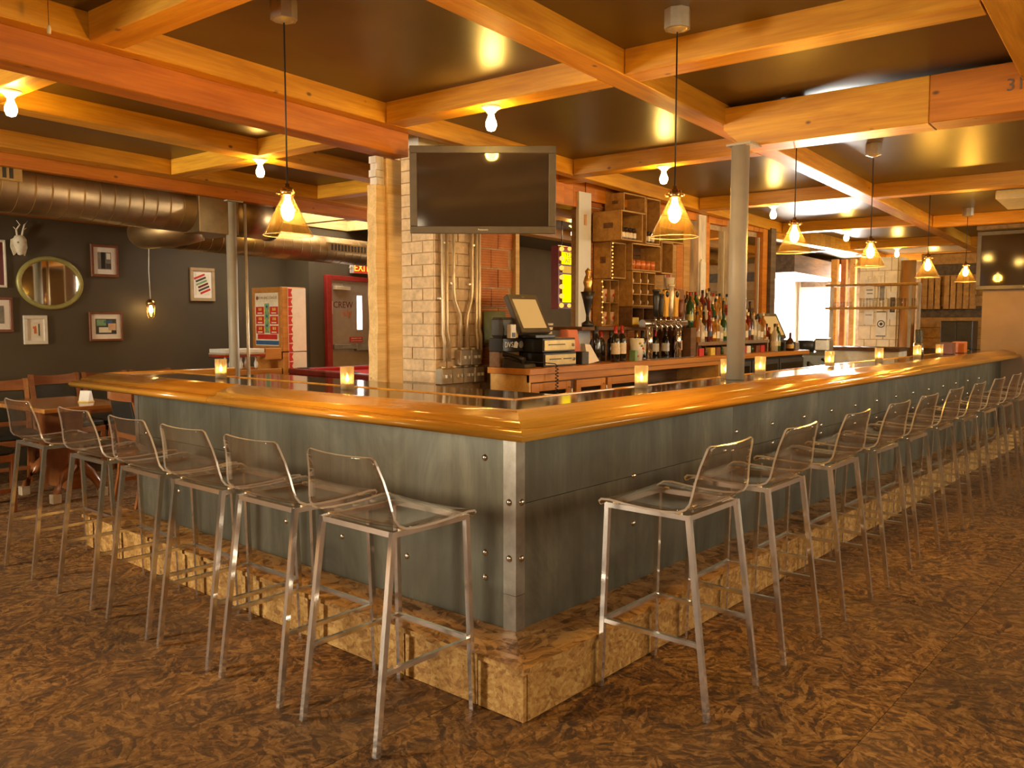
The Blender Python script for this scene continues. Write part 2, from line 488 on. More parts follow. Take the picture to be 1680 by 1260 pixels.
# ------------------------------------------------------------------ mesh helpers
class MB:
    def __init__(self):
        self.v, self.f, self.mi, self.sm = [], [], [], []
        self.M = None

    def pt(self, p):
        p = Vector(p)
        self.v.append(self.M @ p if self.M else p)
        return len(self.v) - 1

    def face(self, idx, m=0, s=False):
        self.f.append(idx)
        self.mi.append(m)
        self.sm.append(s)

    def quad(self, a, b, c, d, m=0):
        self.face([self.pt(a), self.pt(b), self.pt(c), self.pt(d)], m)

    def box(self, x0, x1, y0, y1, z0, z1, m=0):
        i = [self.pt((x, y, z)) for z in (z0, z1) for x, y in ((x0, y0), (x1, y0), (x1, y1), (x0, y1))]
        for q in ((3, 2, 1, 0), (4, 5, 6, 7), (0, 1, 5, 4), (1, 2, 6, 5), (2, 3, 7, 6), (3, 0, 4, 7)):
            self.face([i[k] for k in q], m)
        return self

    def hexa(self, pts, m=0):
        i = [self.pt(p) for p in pts]
        for q in ((3, 2, 1, 0), (4, 5, 6, 7), (0, 1, 5, 4), (1, 2, 6, 5), (2, 3, 7, 6), (3, 0, 4, 7)):
            self.face([i[k] for k in q], m)
        return self

    def prism(self, poly, z0, z1, m=0):
        """polygon in XY pulled along Z"""
        n = len(poly)
        a = [self.pt((x, y, z0)) for x, y in poly]
        b = [self.pt((x, y, z1)) for x, y in poly]
        self.face(a[::-1], m)
        self.face(b, m)
        for k in range(n):
            self.face([a[k], a[(k + 1) % n], b[(k + 1) % n], b[k]], m)
        return self

    def bar(self, a, b, w, h=None, up=(0, 0, 1), m=0):
        a, b = Vector(a), Vector(b)
        h = h or w
        d = (b - a).normalized()
        u = Vector(up)
        if abs(d.dot(u)) > 0.98:
            u = Vector((0, 1, 0))
        s = d.cross(u).normalized()
        u = s.cross(d).normalized()
        pts = []
        for e in (a, b):
            pts += [e - s * w / 2 - u * h / 2, e + s * w / 2 - u * h / 2, e + s * w / 2 + u * h / 2, e - s * w / 2 + u * h / 2]
        return self.hexa(pts, m)

    def cyl(self, a, b, r0, r1=None, n=14, m=0, caps=True, smooth=True):
        a, b = Vector(a), Vector(b)
        r1 = r0 if r1 is None else r1
        d = (b - a).normalized()
        u = Vector((0, 0, 1)) if abs(d.z) < 0.9 else Vector((1, 0, 0))
        s = d.cross(u).normalized()
        u = s.cross(d)
        A, B = [], []
        for k in range(n):
            t = 2 * PI * k / n
            o = s * math.cos(t) + u * math.sin(t)
            A.append(self.pt(a + o * r0))
            B.append(self.pt(b + o * r1))
        for k in range(n):
            j = (k + 1) % n
            self.face([A[k], B[k], B[j], A[j]], m, smooth)
        if caps:
            if r0 > 1e-5:
                self.face(A, m)
            if r1 > 1e-5:
                self.face(B[::-1], m)
        return self

    def tube(self, pts, r, n=8, m=0):
        pts = [Vector(p) for p in pts]
        rings = []
        for i, p in enumerate(pts):
            d = (pts[min(i + 1, len(pts) - 1)] - pts[max(i - 1, 0)]).normalized()
            u = Vector((0, 0, 1)) if abs(d.z) < 0.9 else Vector((1, 0, 0))
            s = d.cross(u).normalized()
            u = s.cross(d)
            rr = r[i] if isinstance(r, (list, tuple)) else r
            rings.append([self.pt(p + (s * math.cos(2 * PI * k / n) + u * math.sin(2 * PI * k / n)) * rr) for k in range(n)])
        for a, b in zip(rings, rings[1:]):
            for k in range(n):
                j = (k + 1) % n
                self.face([a[k], b[k], b[j], a[j]], m, True)
        self.face(rings[0], m)
        self.face(rings[-1][::-1], m)
        return self

    def lathe(self, prof, n=16, c=(0, 0, 0), m=0, smooth=True):
        c = Vector(c)
        rings = []
        for r, z in prof:
            if r < 1e-5:
                rings.append([self.pt(c + Vector((0, 0, z)))])
            else:
                rings.append([self.pt(c + Vector((r * math.cos(2 * PI * k / n), r * math.sin(2 * PI * k / n), z))) for k in range(n)])
        for a, b in zip(rings, rings[1:]):
            for k in range(n):
                j = (k + 1) % n
                if len(a) == 1 and len(b) == 1:
                    continue
                if len(a) == 1:
                    self.face([a[0], b[j], b[k]], m, smooth)
                elif len(b) == 1:
                    self.face([a[k], a[j], b[0]], m, smooth)
                else:
                    self.face([a[k], a[j], b[j], b[k]], m, smooth)
        return self

    def ball(self, c, r, n=12, m=0, sz=1.0):
        prof = [(r * math.sin(PI * k / 8), -r * sz * math.cos(PI * k / 8)) for k in range(9)]
        return self.lathe(prof, n, c, m)

    def mesh(self, name, mats):
        me = bpy.data.meshes.new(name)
        me.from_pydata([tuple(p) for p in self.v], [], self.f)
        for mt in mats:
            me.materials.append(MATS[mt])
        me.polygons.foreach_set('material_index', self.mi)
        me.polygons.foreach_set('use_smooth', self.sm)
        me.update()
        return me

    def build(self, name, mat, parent=None, bevel=0.0, loc=None, rot=None):
        mats = [mat] if isinstance(mat, str) else list(mat)
        me = self.mesh(name, mats)
        if bevel:
            bm = bmesh.new()
            bm.from_mesh(me)
            bmesh.ops.recalc_face_normals(bm, faces=bm.faces)
            ed = [e for e in bm.edges if len(e.link_faces) == 2 and e.calc_face_angle(0) > 0.6]
            bmesh.ops.bevel(bm, geom=ed, offset=bevel, segments=1, affect='EDGES', profile=0.5)
            bm.to_mesh(me)
            bm.free()
        o = bpy.data.objects.new(name, me)
        COL.objects.link(o)
        if parent:
            o.parent = parent
        if loc is not None:
            o.location = loc
        if rot is not None:
            o.rotation_euler = rot
        return o


def bx(x0, x1, y0, y1, z0, z1, m=0):
    return MB().box(x0, x1, y0, y1, z0, z1, m)


def tag(o, label, cat, group=None):
    o['label'] = label
    o['category'] = cat
    if group:
        o['group'] = group
    return o


def struct(o):
    o['kind'] = 'structure'
    return o


def thing(name, label, cat, loc=(0, 0, 0), rz=0.0, group=None, rot=None):
    o = bpy.data.objects.new(name, None)
    COL.objects.link(o)
    o.empty_display_size = 0.1
    o.location = loc
    o.rotation_euler = rot if rot is not None else (0, 0, rz)
    return tag(o, label, cat, group)


def copy_obj(o, parent=None):
    c = o.copy()
    COL.objects.link(c)
    if parent:
        c.parent = parent
    return c


def dup(root, loc, rz=None, label=None, group=None):
    kids = [(k, list(k.children)) for k in root.children if k.type != 'LIGHT']
    r = copy_obj(root)
    r.location = loc
    if rz is not None:
        r.rotation_euler = (0, 0, rz)
    if label:
        r['label'] = label
    if group:
        r['group'] = group
    for k, sub in kids:
        c = copy_obj(k, r)
        for s in sub:
            copy_obj(s, c)
    return r


def piece(o, loc, rot=None):
    """another piece of the same shape under the same parent"""
    c = copy_obj(o, o.parent)
    c.location = loc
    if rot is not None:
        c.rotation_euler = rot
    return c


def board(name, a, b, w, h, mat, parent=None, up=(0, 0, 1), bevel=0.0, struct_kind=False):
    """a straight board from a to b (centre line), its grain along its own length"""
    a, b = Vector(a), Vector(b)
    d = (b - a)
    L = d.length
    x = d.normalized()
    u = Vector(up)
    if abs(x.dot(u)) > 0.98:
        u = Vector((0, 1, 0))
    y = u.cross(x).normalized()
    z = x.cross(y)
    o = bx(0, L, -w / 2, w / 2, -h / 2, h / 2).build(name, mat, None, bevel)
    M = Matrix((x, y, z)).transposed().to_4x4()
    M.translation = a
    if parent:
        o.parent = parent
        o.matrix_local = M if parent.matrix_world == Matrix() else M
    else:
        o.matrix_local = M
    return o


def words(name, s, size, mat, parent, M, extrude=0.0008, align='CENTER'):
    cu = bpy.data.curves.new(name, 'FONT')
    cu.body = s
    cu.size = size
    cu.align_x = align
    cu.align_y = 'CENTER'
    cu.extrude = extrude
    cu.resolution_u = 2
    t = bpy.data.objects.new(name + '_tmp', cu)
    COL.objects.link(t)
    dg = bpy.context.evaluated_depsgraph_get()
    me = bpy.data.meshes.new_from_object(t.evaluated_get(dg))
    bpy.data.objects.remove(t)
    me.materials.clear()
    me.materials.append(MATS[mat])
    o = bpy.data.objects.new(name, me)
    COL.objects.link(o)
    o.parent = parent
    o.matrix_local = M
    return o


def face_M(loc, right, up):
    """matrix laying local XY on a plane with the given right and up directions"""
    r, u = Vector(right).normalized(), Vector(up).normalized()
    M = Matrix((r, u, r.cross(u))).transposed().to_4x4()
    M.translation = Vector(loc)
    return M


def lamp_light(parent, name, power, col=(1.0, 0.50, 0.14), r=0.05, loc=(0, 0, 0)):
    d = bpy.data.lights.new(name, 'POINT')
    d.energy = power
    d.color = col
    d.shadow_soft_size = r
    o = bpy.data.objects.new(name, d)
    COL.objects.link(o)
    o.parent = parent
    o.location = loc
    return o


ORD = ['first', 'second', 'third', 'fourth', 'fifth', 'sixth', 'seventh', 'eighth', 'ninth', 'tenth', 'eleventh', 'twelfth',
       'thirteenth', 'fourteenth', 'fifteenth', 'sixteenth', 'seventeenth', 'eighteenth', 'nineteenth', 'twentieth',
       'twenty-first', 'twenty-second', 'twenty-third', 'twenty-fourth']

# ================================================================== the room
WLP, WRP, WFQ = -6.0, 13.3, -6.0


def hexB(mb, p0, p1, q0, q1, z0, z1, m=0):
    return mb.hexa([BW(p, q, z) for z in (z0, z1) for p, q in ((p0, q0), (p1, q0), (p1, q1), (p0, q1))], m)


# floor: a slab carrying loose-laid strand-board panels
floor = struct(bx(-7, 15, -7, 9.5, -0.12, -0.02).build('floor', 'floor_osb'))
PX, PY = 2.44, 1.22
panel_me = bx(0.0012, PX - 0.0012, 0.0012, PY - 0.0012, -0.02, 0.0).mesh('panel', ['floor_osb'])
for j in range(-4, 8):
    y0 = -1.175 + PY * j
    off = -0.48 + (1.22 if j % 2 else 0.0)
    for i in range(-3, 7):
        o = bpy.data.objects.new('panel', panel_me)
        COL.objects.link(o)
        o.parent = floor
        o.location = (off + PX * i, y0, rnd.uniform(-0.0012, 0.0))

# walls
HZ = 2.80
m = MB(); hexB(m, WLP, 4.15, 6.75, 6.95, -0.1, HZ); wall_left = struct(m.build('wall_left', 'wall_paint'))
m = MB(); hexB(m, 4.15, 4.35, 6.30, 6.95, -0.1, HZ); struct(m.build('wall_return', 'wall_paint'))
m = MB(); hexB(m, 4.35, 5.62, 6.30, 6.5, -0.1, HZ); wall_exit = struct(m.build('wall_exit', 'wall_paint'))
m = MB(); hexB(m, 5.62, 13.5, 6.30, 6.5, -0.1, HZ); struct(m.build('wall_rear', 'grey_wall'))
m = MB(); hexB(m, WRP, 13.5, 3.40, 6.30, -0.1, HZ); struct(m.build('wall_far_left', 'white_wall'))
m = MB(); hexB(m, WRP, 13.5, WFQ, 2.80, -0.1, HZ); hexB(m, WRP, 13.5, 2.80, 3.40, -0.1, 1.02); hexB(m, WRP, 13.5, 2.80, 3.40, 2.22, HZ)
struct(m.build('wall_right', 'grey_plank'))
m = MB(); hexB(m, WLP - .2, WRP + .2, WFQ - .2, WFQ, -0.1, HZ); struct(m.build('wall_front', 'front_paint'))
m = MB(); hexB(m, WLP - .2, WLP, WFQ, 6.95, -0.1, HZ); struct(m.build('wall_street', 'plaster'))
m = MB(); hexB(m, 11.0, WRP, 3.45, 3.6, -0.1, HZ); struct(m.build('wall_side', 'white_wall'))

# ceiling plate with the skylight hole, its beams and joists
m = MB()
SK = (2.95, 4.75, 5.05, 6.28)
hexB(m, WLP, SK[0], WFQ, 6.95, 2.72, 2.80); hexB(m, SK[1], WRP + .2, WFQ, 6.95, 2.72, 2.80)
hexB(m, SK[0], SK[1], WFQ, SK[2], 2.72, 2.80); hexB(m, SK[0], SK[1], SK[3], 6.95, 2.72, 2.80)
ceiling = struct(m.build('ceiling', 'ceiling_paint'))


def beam_p(p0, p1, q0, q1, z0, z1=2.735, mat='pine', name='beam'):
    qc, zc = (q0 + q1) / 2, (z0 + z1) / 2
    return board(name, BW(p0, qc, zc), BW(p1, qc, zc), abs(q1 - q0), z1 - z0, mat, ceiling, bevel=0.004)


def beam_q(q0, q1, p0, p1, z0=2.60, z1=2.735, mat='pine', name='joist'):
    pc, zc = (p0 + p1) / 2, (z0 + z1) / 2
    return board(name, BW(pc, q0, zc), BW(pc, q1, zc), abs(p1 - p0), z1 - z0, mat, ceiling, bevel=0.004)


beam_p(WLP, WRP, 0.183, 0.327, 2.60)
beam_p(WLP, WRP, -1.49, -1.345, 2.60)
beam_p(WLP, WRP, 1.82, 1.912, 2.60)
beam_p(WLP, 1.40, 1.915, 2.065, 2.457, 2.735, 'fir')
beam_p(WLP, WRP, 3.28, 3.45, 2.60)
beam_p(WLP, WRP, 4.50, 4.70, 2.60)
beam_p(WLP, 6.0, 4.72, 4.87, 2.51, 2.735, 'fir')
beam_p(WLP, 4.15, 6.60, 6.745, 2.405, 2.735, 'fir')
beam_p(WLP, WRP, -3.15, -3.0, 2.60)
for pj in (-2.6, -0.67, 1.105, 3.15, 5.47, 7.85, 10.35, 12.85):
    beam_q(0.33, 1.815, pj, pj + 0.155)
for pj in (-2.5, 1.105, 5.60, 8.15, 10.65):
    beam_q(-1.34, 0.18, pj, pj + 0.155)
for pj in (-2.6, -0.60, 1.25, 3.35, 5.75, 8.1, 10.4):
    beam_q(2.07 if pj < 1.4 else 1.915, 3.275, pj, pj + 0.15)
for pj in (-2.0, 1.30, 2.80, 5.2, 7.6):
    beam_q(3.455, 4.495, pj, pj + 0.15)
for pj in (-1.2, 3.3, 5.6):
    beam_q(-2.995, -1.495, pj, pj + 0.155)
# deep fir girder carried by the pipe column, its end cut on a slant
for q0, q1, tone in ((0.195, -0.93, 'pine'), (-0.932, -5.95, 'fir')):
    a = BW(2.42, q0, 0)
    L = q0 - q1
    if q0 > 0:
        prof = [(0, 2.70), (L, 2.70), (L, 2.457), (0.12, 2.457), (0, 2.57)]
    else:
        prof = [(0, 2.70), (L, 2.70), (L, 2.457), (0, 2.457)]
    mb = MB().prism([(x, z) for x, z in prof], -0.11, 0.11)
    g = mb.build('girder', tone, ceiling, 0.004)
    xd = BW(0, -1, 0) - BW(0, 0, 0)
    zd = Vector((0, 0, 1))
    M = Matrix((xd, zd, xd.cross(zd))).transposed().to_4x4()
    M.translation = Vector((a.x, a.y, -SAG * 2.42))
    g.matrix_local = M
words('stamp', '3180', 0.085, 'grey_plank', ceiling, face_M(BW(2.306, -1.36, 2.585), BW(0, -1, 0) - BW(0, 0, 0), (0, 0, 1)))
# skylight well
sky = MB()
hexB(sky, SK[0] - .06, SK[1] + .06, SK[3], SK[3] + .06, 2.60, 3.15)
hexB(sky, SK[0] - .06, SK[1] + .06, SK[2] - .06, SK[2], 2.70, 3.15)
hexB(sky, SK[0] - .06, SK[0], SK[2], SK[3], 2.70, 3.15)
hexB(sky, SK[1], SK[1] + .06, SK[2], SK[3], 2.60, 3.15)
skylight = struct(sky.build('window_skylight', 'post_wood'))
m = MB(); hexB(m, SK[0], SK[1], SK[2], SK[3], 3.12, 3.15); m.build('pane', 'skylight_glow', skylight)
m = MB(); hexB(m, 4.05, 4.13, SK[2], SK[3], 2.62, 2.80); m.build('crossbar', 'post_wood', skylight)
# round return-air grille and flat white panel fitted to the ceiling
v = thing('ceiling_vent', 'round black grille recessed in the dark ceiling beside the deep orange girder', 'vent', BW(2.75, -1.20, 2.72))
MB().lathe([(0.20, 0.0), (0.235, -0.012), (0.25, 0.0)], 28).build('rim', 'box_steel', v)
MB().cyl((0, 0, -0.004), (0, 0, 0.001), 0.20, n=28).build('grille', 'black_plastic', v)
for k in range(-4, 5):
    MB().box(-math.sqrt(.2**2 - (k * .042)**2), math.sqrt(.2**2 - (k * .042)**2), k * .042 - .005, k * .042 + .005, -0.012, -0.003).build('slat', 'dark_grey', v)
m = MB(); hexB(m, 6.55, 7.35, -1.15, -0.66, 2.63, 2.72)
tag(m.build('ceiling_speaker_panel', 'white_plastic', None, 0.01), 'flat white box fixed to the ceiling above the far television', 'box')
# pull switch hanging at the upper left
ps = thing('pull_cord', 'thin pull cord with cream bobbin hanging from the near beam at upper left', 'cord', BW(-0.87, 1.74, 2.70))
MB().cyl((0, 0, 0), (0, 0, -0.11), 0.0012, n=6).build('string', 'cord_black', ps)
MB().lathe([(0.0, -0.145), (0.008, -0.143), (0.009, -0.125), (0.006, -0.112), (0, -0.108)], 10).build('bobbin', 'cream_paper', ps)

# far window, bright with daylight, under a plank soffit
w1 = struct(MB().build('window_1', 'white_plastic'))
m = MB()
for a in ((2.80, 2.85, 1.02, 2.22), (3.35, 3.40, 1.02, 2.22), (2.85, 3.35, 1.02, 1.07), (2.85, 3.35, 2.17, 2.22)):
    hexB(m, 13.22, 13.40, *a)
m.build('window_frame', 'white_plastic', w1)
m = MB(); hexB(m, 13.26, 13.32, 2.85, 3.35, 1.60, 1.64); m.build('sash_bar', 'white_plastic', w1)
for z0, z1 in ((1.07, 1.60), (1.64, 2.17)):
    m = MB(); hexB(m, 13.33, 13.35, 2.85, 3.35, z0, z1); m.build('pane', 'window_light', w1)
m = MB(); hexB(m, 10.6, 13.3, 2.60, 3.45, 2.32, 2.60); o = struct(m.build('trim_1', 'grey_plank'))
m = MB(); hexB(m, 13.18, 13.26, 2.74, 3.46, 0.0, 1.0); struct(m.build('trim_2', 'blue_print'))

# street and front windows, out of the photograph's view, framed around the daylight lamps, one of them an added fill
for k, (side, u, w, h, power, colr, dirn) in enumerate(WINDOWS):
    wn_ = struct(MB().build('window_%d' % (k + 2), 'white_plastic'))
    a, b = u - w / 2, u + w / 2
    fr, pn = MB(), MB()
    for x0, x1, z0, z1 in ((a - .08, a, 1.85 - h / 2 - .08, 1.85 + h / 2 + .08), (b, b + .08, 1.85 - h / 2 - .08, 1.85 + h / 2 + .08), (a, b, 1.85 - h / 2 - .08, 1.85 - h / 2), (a, b, 1.85 + h / 2, 1.85 + h / 2 + .08)):
        if side == 'street':
            fr.box(-5.93, -5.76, x0, x1, z0, z1)
        else:
            fr.box(x0, x1, -5.60, -5.43, z0, z1)
    fr.build('window_frame', 'white_plastic', wn_)
    if side == 'street':
        pn.box(-5.90, -5.88, a, b, 1.85 - h / 2, 1.85 + h / 2)
    else:
        pn.box(a, b, -5.58, -5.56, 1.85 - h / 2, 1.85 + h / 2)
    pn.build('pane', 'overcast_pane', wn_)

# exit door
d1 = struct(MB().build('door_1', 'door_paint'))
QD = 6.30
m = MB()
hexB(m, 4.38, 4.46, QD - .06, QD, 0, 2.03); hexB(m, 5.16, 5.28, QD - .06, QD, 0, 2.03); hexB(m, 4.46, 5.16, QD - .06, QD, 1.97, 2.03)
m.build('door_frame', 'red_paint', d1, 0.004)
m = MB(); hexB(m, 4.46, 5.16, QD - .03, QD - .002, 0.01, 1.97); m.build('door_leaf', 'door_paint', d1)
m = MB(); hexB(m, 4.875, 4.985, QD - .036, QD - .03, 1.34, 1.81)
m.build('vision_frame', 'door_paint', d1, 0.003)
m = MB(); hexB(m, 4.89, 4.97, QD - .040, QD - .034, 1.36, 1.79); m.build('pane', 'window_light', d1)
m = MB(); hexB(m, 4.47, 5.15, QD - .085, QD - .05, 1.11, 1.17); hexB(m, 4.83, 5.15, QD - .09, QD - .03, 1.09, 1.18)
m.build('push_bar', 'steel_trim', d1, 0.004)
m = MB(); hexB(m, 5.09, 5.13, QD - .095, QD - .03, 1.02, 1.30); m.build('latch', 'conduit', d1, 0.004)
m = MB(); hexB(m, 4.50, 4.74, QD - .09, QD - .03, 1.855, 1.90); m.build('closer', 'conduit', d1, 0.004)
m = MB(); hexB(m, 4.62, 4.90, QD - .10, QD - .08, 1.915, 1.93); m.build('closer_arm', 'steel_trim', d1)
for z in (1.55, 0.5):
    m = MB(); hexB(m, 4.455, 4.475, QD - .05, QD - .03, z, z + .16); m.build('hinge', 'conduit', d1)
Dr, Du = BW(1, 0, 0) - BW(0, 0, 0), Vector((0, 0, 1))
Dr.z = 0
words('lettering', 'CREW', 0.115, 'dark_red', d1, face_M(BW(4.66, QD - .032, 1.665), Dr, Du))
o = words('lettering', 'Only', 0.13, 'orange_paint', d1, face_M(BW(4.67, QD - .032, 1.56), Dr + Vector((0, 0, .15)), Du))
m = MB(); hexB(m, 4.76, 4.98, QD - .036, QD - .03, 1.195, 1.265); m.build('notice', 'red_sign', d1)
words('lettering', 'EMERGENCY EXIT', 0.022, 'cream_paper', d1, face_M(BW(4.87, QD - .038, 1.243), Dr, Du))
words('lettering', 'ALARM WILL SOUND', 0.020, 'cream_paper', d1, face_M(BW(4.87, QD - .038, 1.214), Dr, Du))
ex = thing('exit_sign', 'lit red exit sign above the red framed crew door', 'sign', BW(4.93, QD - .02, 2.14), BA)
bx(-.145, .15, -.05, .0, -.065, .075).build('housing', 'white_plastic', ex, 0.004)
bx(-.115, .148, -.054, -.05, -.058, .068).build('face', 'exit_red', ex)
words('lettering', 'EXIT', 0.13, 'exit_glow', ex, face_M((0.015, -.056, .004), (1, 0, 0), (0, 0, 1)))
for sx in (-.17, .175):
    MB().cyl((sx, -.03, 0.0), (sx, -.07, 0.0), .016, .022).build('spot_head', 'conduit', ex)

# ================================================================== ductwork
def duct(name, label, p0, p1, q, z, r, caps=True):
    t = thing(name, label, 'duct', BW(p0, q, z))
    d = BW(p1, q, z) - BW(p0, q, z)
    MB().cyl((0, 0, 0), d, r, n=32).build('pipe', 'galvanised', t)
    L = d.length
    s = 0.12
    ring = None
    n = int(L / s)
    for k in range(1, n):
        c = d * (k / n)
        u = d.normalized()
        if ring is None:
            ring = MB().cyl(-u * .003, u * .003, r + .0018, n=32).build('seam', 'galvanised', t, loc=c)
        else:
            piece(ring, c)
    return t


dt = duct('spiral_duct', 'large round spiral steel duct hanging along the dark picture wall', -3.0, 1.72, 5.0, 2.42, 0.21)
m = MB(); m.M = Matrix.Translation(-dt.location)
hexB(m, 1.72, 2.12, 4.77, 5.23, 2.20, 2.62); m.build('plenum_box', 'galvanised', dt, 0.004)
m = MB(); m.M = Matrix.Translation(-dt.location)
m.cyl(BW(2.12, 5.0, 2.42), BW(2.60, 5.0, 2.42), .20, n=32); m.build('end_stub', 'galvanised', dt)
m = MB(); m.M = Matrix.Translation(-dt.location)
m.cyl(BW(2.60, 5.0, 2.42), BW(2.63, 5.0, 2.42), .21, n=32); m.build('end_cap', 'dark_grey', dt)
gr = MB(); gr.M = Matrix.Translation(-dt.location)
hexB(gr, -1.2, 0.28, 4.775, 4.80, 2.42, 2.54); gr.build('grille_frame', 'galvanised', dt)
for k in range(30):
    mb = MB(); mb.M = Matrix.Translation(-dt.location)
    hexB(mb, -1.17 + k * .047, -1.145 + k * .047, 4.77, 4.776, 2.435, 2.525); mb.build('louver', 'black_plastic', dt)
d2 = duct('spiral_duct', 'lower spiral steel duct running over the exit door', 2.02, 5.6, 5.75, 2.275, 0.150)
m = MB(); m.M = Matrix.Translation(-d2.location)
pts = [BW(*p) for p in ((2.06, 5.75, 2.275), (1.90, 5.745, 2.27), (1.77, 5.70, 2.255), (1.68, 5.61, 2.24), (1.645, 5.49, 2.23), (1.66, 5.36, 2.23), (1.72, 5.24, 2.24), (1.80, 5.14, 2.26), (1.90, 5.06, 2.30))]
m.tube(pts, .150, 24); m.build('elbow', 'galvanised', d2)
m = MB(); m.M = Matrix.Translation(-d2.location)
hexB(m, 3.85, 4.62, 5.585, 5.62, 2.245, 2.345); m.build('grille_frame', 'galvanised', d2)
for k in range(14):
    mb = MB(); mb.M = Matrix.Translation(-d2.location)
    hexB(mb, 3.90 + k * .05, 3.925 + k * .05, 5.58, 5.586, 2.26, 2.33); mb.build('louver', 'black_plastic', d2)

# ================================================================== columns, posts, brick pier
col = thing('pipe_column', 'grey painted steel pipe column standing on the bar top under the orange girder', 'column', (2.215, 0.185, 1.05))
MB().cyl((0, 0, 0), (0.035, 0.01, 1.375), 0.052, n=28).build('shaft', 'column_paint', col)
bx(-.02, .13, -.075, .075, 1.362, 1.374).build('cap_plate', 'column_paint', col)
o = BW(2.05, 4.79, 0)
col2 = thing('pipe_column', 'slim grey steel pipe column behind the left end of the bar near the duct', 'column', (o.x, o.y, 0))
MB().cyl((0, 0, 0), (0, 0, 2.47), 0.046, n=24).build('shaft', 'column_paint', col2)
bx(-.08, .08, -.08, .08, 2.462, 2.474).build('cap_plate', 'column_paint', col2)
o = BW(2.02 + .16, 4.79, 0)
tag(MB().cyl((o.x, o.y - .03, 0), (o.x, o.y - .03, 2.46), 0.014, n=10).build('conduit_pipe', 'conduit'), 'thin bare conduit rising beside the slim column near the duct', 'conduit')

post = thing('timber_post', 'rough yellow timber post under the end of the orange beam, left of the television', 'post', BW(1.255, 1.965, 0), BA)
m = MB()
m.box(0.0, .125, 0.0, .11, 0, 2.435)
m.build('timber', 'post_wood', post, 0.006).rotation_euler = (0, 0, 0)
m = MB()
we = [-.080 + .005 * math.sin(k * 2.3) + .004 * math.sin(k * 0.9 + 1) for k in range(24)]
for k in range(23):
    z = k * 0.0985
    m.hexa([(we[k], .02, z), (0, .02, z), (0, .10, z), (we[k], .10, z), (we[k + 1], .02, z + .0985), (0, .02, z + .0985), (0, .10, z + .0985), (we[k + 1], .10, z + .0985)])
m.build('waney_edge', 'post_wood', post)
m = MB()
for k, (w0, zz) in enumerate(((.060, 2.27), (.072, 2.315), (.058, 2.36), (.070, 2.40))):
    m.box(-w0, 0, .03, .09, zz, zz + .042)
m.build('white_brick_stub', 'white_worn', post)
o = bx(.128, .215, .09, .20, 0, 2.46).build('rear_timber', 'pale_panel', post)

pier = struct(bx(1.845, 2.315, 2.345, 2.78, 0, 2.68).build('wall_pier', 'mortar'))
bh, bl, gap = 0.086, 0.226, 0.008
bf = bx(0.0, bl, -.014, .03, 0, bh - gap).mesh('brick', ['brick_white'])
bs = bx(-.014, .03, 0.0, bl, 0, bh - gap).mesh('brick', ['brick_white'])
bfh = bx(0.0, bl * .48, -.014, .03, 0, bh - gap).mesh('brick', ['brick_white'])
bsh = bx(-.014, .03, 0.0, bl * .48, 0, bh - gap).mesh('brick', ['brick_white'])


def lay(me, loc):
    o = bpy.data.objects.new('brick', me)
    COL.objects.link(o)
    o.parent = pier
    o.location = (loc[0] + rnd.uniform(-.002, .002), loc[1] + rnd.uniform(-.003, .003), loc[2])


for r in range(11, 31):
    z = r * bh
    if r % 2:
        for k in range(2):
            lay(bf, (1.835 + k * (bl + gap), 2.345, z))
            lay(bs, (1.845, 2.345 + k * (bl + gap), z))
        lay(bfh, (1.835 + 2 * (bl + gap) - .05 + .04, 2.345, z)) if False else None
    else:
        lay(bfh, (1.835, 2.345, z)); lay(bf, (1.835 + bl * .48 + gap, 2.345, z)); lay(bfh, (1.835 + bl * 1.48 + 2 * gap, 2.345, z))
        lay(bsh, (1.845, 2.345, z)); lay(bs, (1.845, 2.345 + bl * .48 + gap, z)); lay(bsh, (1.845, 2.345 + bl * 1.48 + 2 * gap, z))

# conduits and switch boxes on the pier
cd = thing('conduit_run', 'six bright steel conduits dropping down the white brick pier to switch boxes', 'conduit', (1.83, 2.33, 0))
YC = -0.035
runs = [[(0.045, 2.66), (0.045, 1.30), (0.062, 1.24), (0.062, 1.10)],
        [(0.085, 2.66), (0.085, 1.32), (0.105, 1.26), (0.105, 1.10)],
        [(0.155, 2.66), (0.155, 1.62), (0.165, 1.54), (0.220, 1.44), (0.225, 1.38), (0.225, 1.20)],
        [(0.350, 2.66), (0.350, 1.62), (0.340, 1.54), (0.300, 1.44), (0.295, 1.38), (0.295, 1.20)],
        [(0.398, 2.66), (0.398, 1.32), (0.412, 1.24), (0.412, 1.10)],
        [(0.430, 2.66), (0.430, 1.34), (0.447, 1.28), (0.447, 1.10)]]
for k, run in enumerate(runs):
    MB().tube([(x, YC, z) for x, z in run], 0.0125, 8).build('conduit', 'conduit', cd)
for x, z in ((0.045, 1.55), (0.155, 1.66), (0.350, 1.66), (0.430, 1.55), (0.085, 1.95), (0.398, 1.95)):
    bx(x - .03, x + .02, YC + .0, YC + .03, z, z + .014).build('strap', 'conduit', cd)
sb = None
